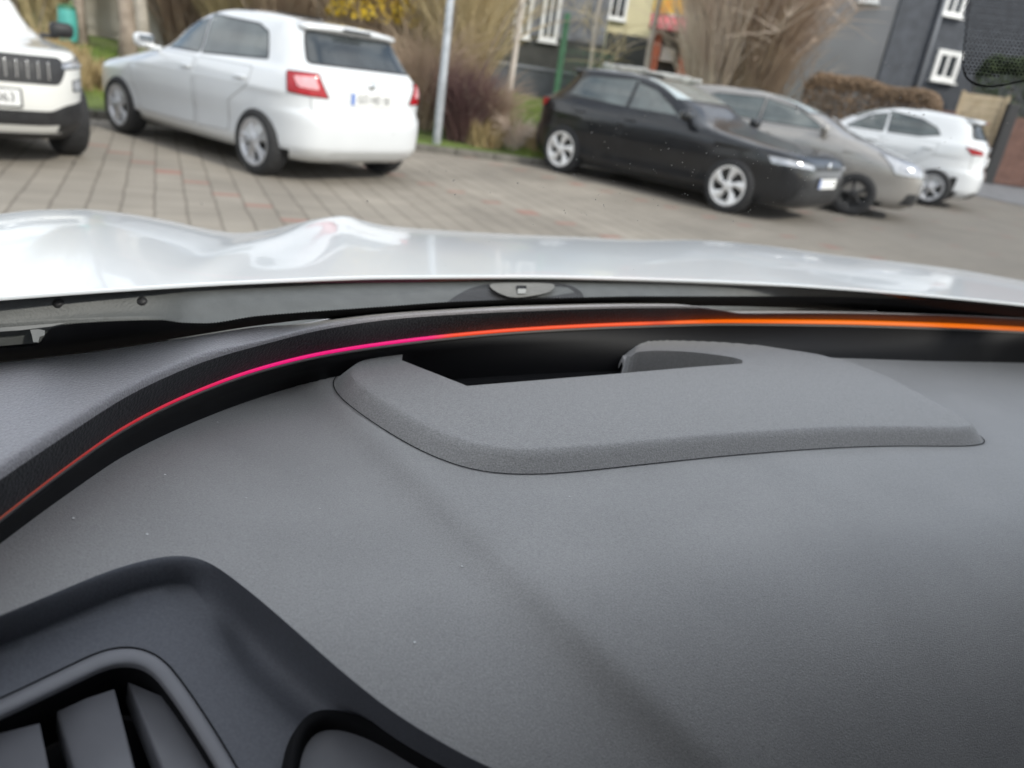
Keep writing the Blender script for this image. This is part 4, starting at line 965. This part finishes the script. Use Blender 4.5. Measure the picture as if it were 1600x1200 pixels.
# slats: tilted blades (top edge line in the picture, blade runs down out of frame)
for (a0, a1, b0, b1) in [((-60, 1142), (62, 1116), (-20, 1290), (92, 1262)), ((90, 1088), (180, 1063), (150, 1290), (232, 1262)), ((203, 1042), (300, 1100), (290, 1262), (410, 1320))]:
    q = [FP(*a0)+pn*-.012, FP(*a1)+pn*-.007, FP(*b1)+pn*-.007, FP(*b0)+pn*-.012]
    e = .0016; vv = []
    up = [q[0].lerp(q[1], s)+pn*(e*math.sin(pi*s)) for s in (0, .06, .5, .94, 1)]; dn = [q[3].lerp(q[2], s)+pn*(e*math.sin(pi*s)) for s in (0, .06, .5, .94, 1)]
    vv = up+dn+[p-pn*.016 for p in up]+[p-pn*.016 for p in dn]
    ff = [(i, i+1, i+6, i+5) for i in range(4)]+[(i+10, i, i+5, i+15) for i in (0,)]+[(4, 14, 19, 9)]+[(i, i+10, i+11, i+1) for i in range(4)]
    vobj('slat', vv, ff, M['slat'])
# instrument housing at the bottom
IN = chaikin([Vector(p) for p in [(420, 1330), (440, 1215), (452, 1160), (478, 1128), (520, 1124), (580, 1142), (660, 1185), (760, 1235), (800, 1330)]], 2, False)
iv = []; pr2 = [(-.2, -.002), (.0, .006), (.35, .008), (.8, .007), (1.1, .004), (1.2, .001)]; IC = Vector((610, 1330))
for s, o in pr2:
    for p in IN:
        t_ = (IC-p).normalized(); q = p+t_*22*s; iv.append(FP(q.x, q.y)+pn*(o+.003))
hs = cobj('instrument_hood', iv, grid_faces(len(pr2), len(IN)), M['black'], dash)
iv = [FP(p.x, p.y)+pn*.0045 for p in [q+(IC-q).normalized()*26 for q in IN]]; iv2 = [p-pn*.004 for p in iv]; n = len(iv)
cobj('instrument_screen', iv+iv2, [tuple(range(n))]+[(i, i+n, i+n+1, i+1) for i in range(n-1)], M['slat'], hs, False)

# windscreen of the own car
G0 = []; UG = [-700+25*i for i in range(112)]
for u in UG:
    q = max(-320, min(1900, u)); G0.append(P(u, v_far(q)+(q-u)*.16*(1 if u < q else -.0), 1.060)+FWD*.004)
rowsG = 24; gv = []
for i in range(rowsG):
    t = -.14+1.14*i/(rowsG-1)
    for p in G0: gv.append(p+FWD*(-.92*t)+Vector((0, 0, .50*t+.05*t*(1-t)))+FWD*.02*sin(pi*max(0, t)))
gf = grid_faces(rowsG, len(UG))
mg = bpy.data.materials.new('windscreen_clear'); mg.use_nodes = True; t = mg.node_tree; t.nodes.clear()
o_ = t.nodes.new('ShaderNodeOutputMaterial'); mxs = t.nodes.new('ShaderNodeMixShader'); tr = t.nodes.new('ShaderNodeBsdfTransparent'); gl = t.nodes.new('ShaderNodeBsdfGlossy'); fr = t.nodes.new('ShaderNodeFresnel'); fr.inputs[0].default_value = 1.035
tr.inputs[0].default_value = (.965, .98, .97, 1); gl.inputs['Roughness'].default_value = .02
t.links.new(fr.outputs[0], mxs.inputs[0]); t.links.new(tr.outputs[0], mxs.inputs[1]); t.links.new(gl.outputs[0], mxs.inputs[2]); t.links.new(mxs.outputs[0], o_.inputs[0])
screen = cobj('windscreen', gv, gf, mg); gb = BVHTree.FromPolygons([Vector(v) for v in gv], gf)
def GR(u, v, off=.0015):
    h = gb.ray_cast(CAMP, ray(u, v).normalized())
    return (h[0]-ray(u, v).normalized()*off) if h[0] else None
v_ft = curve([(-320, 576), (0, 543), (55, 539), (80, 512), (120, 504), (250, 499), (285, 503), (320, 504), (400, 493), (500, 485), (600, 478), (700, 471), (800, 467), (900, 464), (1000, 462), (1200, 462), (1400, 466), (1500, 471), (1600, 479), (1900, 505)])  # frit top; the left hump is black standing in for the shaded void
fv = []; u = -320; cnt_ = 0
while u < 1900:
    top = v_ft(u)+(0 if cnt_ % 2 else 1.9); a = GR(u, v_far(u)+30); 
    lo_ = min(v_far(u)+4, 1200); pts = [GR(u, v_far(u)-1+sstep(460, 620, u)*max(0, min(10, v_crest(u)+3-v_far(u))), .0015), GR(u, (v_far(u)+v_ft(u))/2), GR(u, top)]
    if all(p is not None for p in pts): fv += pts
    u += 2.4; cnt_ += 1
n = len(fv)//3; cobj('frit_and_dark_void', fv, [(i*3+j, i*3+j+1, (i+1)*3+j+1, (i+1)*3+j) for i in range(n-1) for j in range(2)], M['black'], screen, False)
# dotted frit patch near the mirror foot (upper right) with a solid rounded border
m = MB()
def quad(u, v, w, h):
    q = [GR(u-w, v-h), GR(u+w, v-h), GR(u+w, v+h), GR(u-w, v+h)]
    if all(x is not None for x in q): m.add(q, [(0, 1, 2, 3)])
for i in range(34):
    for j in range(34):
        u, v = 1512+i*6.4+(3.2 if j % 2 else 0)+j*-.5, -60+j*5.4+i*.6
        if v < 118+(u-1510)*.02 and u > 1506+(v-40)*-.02: quad(u, v, 1.9, 1.6)
bd = chaikin([Vector(p) for p in [(1520, -60), (1510, 40), (1501, 105), (1512, 130), (1545, 139), (1600, 127), (1750, 100)]], 2, False)
a_ = [GR(p.x, p.y) for p in bd]; b_ = [GR(p.x+2.0, p.y-3.0) for p in bd]
if all(a_) and all(b_): m.add(a_+b_, [(i, i+1, len(bd)+i+1, len(bd)+i) for i in range(len(bd)-1)])
cbuild(m, 'dotted_frit', M['black'], screen)
m = MB(); R = random.Random(5)
for _ in range(330):
    k = R.random()
    if k < .6: u, v = R.gauss(1060, 170), R.gauss(290, 60)
    elif k < .8: u, v = R.gauss(1400, 120), R.gauss(210, 60)
    else: u, v = R.uniform(0, 1600), R.uniform(0, 330)
    p = GR(u, v, .002)
    if p is None: continue
    r_ = R.choice((.00013, .00016, .0002, .0003)); d = ray(u, v).normalized(); x = d.orthogonal().normalized()*r_*R.uniform(.7, 1.8); y = d.cross(x).normalized()*r_
    m.add([p-x-y*.3, p-y, p+x-y*.2, p+x*.6+y, p-x*.7+y*.8], [(0, 1, 2, 3, 4)])
du = cbuild(m, 'dust', mat('dust', (.36, .35, .33), .9), screen); du['kind'] = 'stuff'
m = MB()
for (u, v) in [(115, 810), (722, 885), (648, 1004), (890, 776), (515, 555), (63, 696), (340, 660), (500, 795), (980, 720), (1380, 760), (1420, 690), (230, 835), (258, 742), (385, 778), (1565, 690), (450, 640), (760, 500)]:
    p = D(u, v, .0004); r_ = R.choice((.0005, .0007)); m.add([p+Vector((r_*cos(a), r_*sin(a), .0004*(a > 2))) for a in (0, 1.2, 2.5, 3.8, 5)], [(0, 1, 2, 3, 4)])
dd = cbuild(m, 'dust', mat('lint', (.75, .75, .75), .9), dash); dd['kind'] = 'stuff'

# bonnet
v_he = curve([(-500, 512), (-200, 480), (0, 463), (200, 449), (400, 438), (600, 431), (800, 430), (1000, 434), (1200, 442), (1400, 456), (1600, 475), (1900, 512), (2200, 560)])
v_sil = curve([(-500, 400), (-200, 352), (0, 334), (60, 328), (130, 327), (200, 334), (270, 346), (330, 359), (375, 364), (420, 359), (470, 347), (515, 339), (540, 337), (560, 343), (600, 352), (700, 360), (800, 366), (900, 370), (1010, 375), (1060, 375), (1120, 377), (1200, 384), (1300, 398), (1400, 409), (1500, 422), (1600, 440), (1900, 500), (2200, 560)])
z_sil = curve([(-500, .93), (0, .955), (130, .962), (370, .925), (540, .950), (700, .935), (1000, .93), (1100, .935), (1300, .92), (1600, .90), (2200, .86)])
UH = [-480+13*i for i in range(205)]; vs = []; NT = 40
for i in range(NT):
    for u in UH:
        A_ = P(u, v_he(u), 1.045); S_ = P(u, v_sil(u), z_sil(u)); hz = Vector((S_.x, S_.y, 0)).normalized()
        if i == 0: p = A_+Vector((0, 0, -.0035))
        elif i == 1: p = A_+Vector((0, 0, -.002))-hz*.001
        elif i == 2: p = A_+Vector((0, 0, -.0007))
        elif i < 30:
            t = ((i-3)/26)**1.8; p = A_.lerp(S_, t); p.z += .016*4*t*(1-t)*.8
            # pressings between the rear edge and the ridges
            p.z += .006*math.exp(-((u-(560-260*(1-t)))/40)**2)*sin(pi*t) - .006*math.exp(-((u-(390+120*(1-t)))/70)**2)*sin(pi*t) + .004*math.exp(-((u-(1090+60*(1-t)))/60)**2)*sin(pi*t)
        else:
            t = (i-29)/10; p = S_+hz*(t*.62); p.z -= .21*t*.62+.42*(t*.62)**2
        vs.append(p)
hoodo = cobj('hood', vs, grid_faces(NT, len(UH)), M['hood'])
# cowl panel between bonnet and glass
v_lo = curve([(-320, 535), (0, 507), (120, 500), (235, 497), (262, 500), (300, 512), (400, 514), (700, 506), (1000, 492), (1150, 474), (1250, 464), (1400, 462), (1600, 482), (1900, 520)])
vs = []
def CW(u, t, off=0):
    a = P(u, v_he(u)+6, 1.034); b = P(u, v_lo(u), 1.018); p = a.lerp(b, t); p.z += .006*sin(pi*min(1, t*1.3)); return p-Vector((p.x, p.y, p.z-H)).normalized()*off
for k in range(12):
    for u in US: vs.append(CW(u, k/11))
for u in US: p = CW(u, 1); vs.append(p+Vector((0, 0, -.02))+Vector((p.x, p.y, 0)).normalized()*.006)
cowl = cobj('cowl_panel', vs, grid_faces(13, len(US)), M['cowl'])
for (u, t) in ((90, .5), (221, .55)):
    m = MB(); c = CW(u, t, .0005); m.lathe([(.0001, .0015), (.003, .001), (.0042, 0), (.0045, -.002)], Matrix.Translation(c) @ Matrix.Rotation(radians(35), 4, 'X') @ Matrix.Rotation(pi/2, 4, 'X'), 16); cbuild(m, 'clip', M['dark'], cowl, True)
# dark void below the cowl and under the glass
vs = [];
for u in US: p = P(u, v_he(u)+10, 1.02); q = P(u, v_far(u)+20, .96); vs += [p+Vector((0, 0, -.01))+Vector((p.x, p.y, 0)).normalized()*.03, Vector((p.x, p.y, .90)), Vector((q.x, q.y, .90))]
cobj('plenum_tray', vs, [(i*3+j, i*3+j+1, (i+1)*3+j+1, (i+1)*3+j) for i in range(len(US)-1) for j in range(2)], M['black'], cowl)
def cw_px(u, v, off): return CW(u, (v-v_he(u)-6)/(v_lo(u)-v_he(u)-6), off)
toward = lambda p: (CAMP-p).normalized()
def plaque(name, px, off, thick, mt, par, sm=False):
    m = MB(); pts = [cw_px(u, v, off) for u, v in px]; n = len(pts); bk = [p-toward(p)*thick for p in pts]
    m.add(pts+bk, [tuple(range(n))]+[(i, i+n, (i+1) % n+n, (i+1) % n) for i in range(n)]); return cbuild(m, name, mt, par, sm)
M['slotgrey'] = mat('slot_grey', (.30, .30, .28), .6)
M['bracket'] = mat('bracket_grey', (.11, .115, .115), .5)
M['beige'] = mat('grey_beige_plastic', (.15, .145, .13), .6, var=.1, vscale=90)
arm = plaque('wiper_arm', [tuple(p) for p in chaikin([Vector(p) for p in [(655, 500), (690, 484), (722, 466), (752, 453), (790, 446), (850, 445), (880, 450), (905, 462), (915, 476), (880, 480), (800, 482), (740, 492)]], 2)], .004, .010, M['dark'], cowl)
cap = plaque('wiper_cap', [tuple(p) for p in chaikin([Vector(p) for p in [(764, 450), (800, 448), (850, 449), (867, 452), (863, 464), (840, 470), (800, 474), (778, 468), (765, 460)]], 2)], .012, .007, M['beige'], arm)
plaque('cap_slot', [(806, 455), (821, 455), (822, 461), (806, 461)], .0135, .004, M['black'], cap)
plaque('cap_button', [(808, 461), (821, 461), (820, 468), (808, 468)], .0138, .004, M['slotgrey'], cap)
plaque('bracket', [(-120, 519), (0, 512), (60, 507), (105, 504), (80, 510), (30, 516), (-60, 522)], .004, .004, M['bracket'], cowl)
plaque('bolt', [(47, 515), (60, 514), (70, 516), (70, 523), (62, 526), (60, 534), (52, 534), (50, 524)], .006, .008, M['bracket'], cowl)

# shell of the cabin round the camera: roof, pillars, doors, seats bulkhead (out of frame, shade the dashboard)
def CP(f, r, z): return FWD*f + R_*r + Vector((0, 0, z))
M['headliner'] = mat('headliner', (.035, .035, .035), .9, var=.05, vscale=50)
m = MB(); v = []
for (f_, z) in ((.13, 1.385), (-.30, 1.53), (-.8, 1.60), (-1.5, 1.58), (-2.1, 1.50)):
    for r_ in (-.35, -.2, .4, 1.0, 1.15): v.append(CP(f_, r_, z-(.06 if r_ in (-.35, 1.15) else 0)))
v2 = [p+Vector((0, 0, .035)) for p in v]; gfc = grid_faces(5, 5)
m.add(v, gfc, 0); m.add(v2, gfc, 1)
m.add([CP(.13, -.35, 1.34), CP(.13, 1.15, 1.34), CP(.16, 1.15, 1.42), CP(.16, -.35, 1.42)], [(0, 1, 2, 3)], 1)
cbuild(m, 'roof', [M['headliner'], M['hood']], car)
m = MB()
for r_, fo_ in ((-.40, -1.1), (1.22, -.9)): m.box(CP(fo_, r_, 1.28), (.05, 2.0, .56), math.atan2(FWD.y, FWD.x)-pi/2, bev=.01)
cbuild(m, 'side_light_blocker', M['headliner'], car)  # unseen panels added across the side windows to block light from behind
for s, r_, r2 in ((-1, -.36, -.42), (1, 1.16, 1.25)):
    m = MB(); m.tube([CP(.50, r2, 1.04), CP(.34, r_+.0, 1.22), CP(.13, r_, 1.35)], .035, 8); cbuild(m, 'pillar', M['headliner'], car, True)
    m = MB(); m.box(CP(-.55, r2, .75), (.06, 2.0, .62), math.atan2(FWD.y, FWD.x)-pi/2, bev=.02); cbuild(m, 'door', M['panel'], car, True)
m = MB(); m.box(CP(-1.7, .4, 1.0), (1.6, .10, 1.1), math.atan2(R_.y, R_.x), bev=.03); cbuild(m, 'rear_seat', M['headliner'], car, True)
for r_ in (.05, .75): m = MB(); m.box(CP(-.75, r_, .80), (.5, .14, .75), math.atan2(R_.y, R_.x), bev=.05); m.box(CP(-.45, r_, .45), (.5, .5, .14), math.atan2(R_.y, R_.x), bev=.05); cbuild(m, 'front_seat', M['headliner'], car, True)
m = MB(); m.box(CP(-.6, .4, .25), (1.6, 3.0, .04), math.atan2(R_.y, R_.x)); m.box(CP(.45, .4, .62), (1.6, .06, .6), math.atan2(R_.y, R_.x)); cbuild(m, 'floor_pan', M['dark'], car)
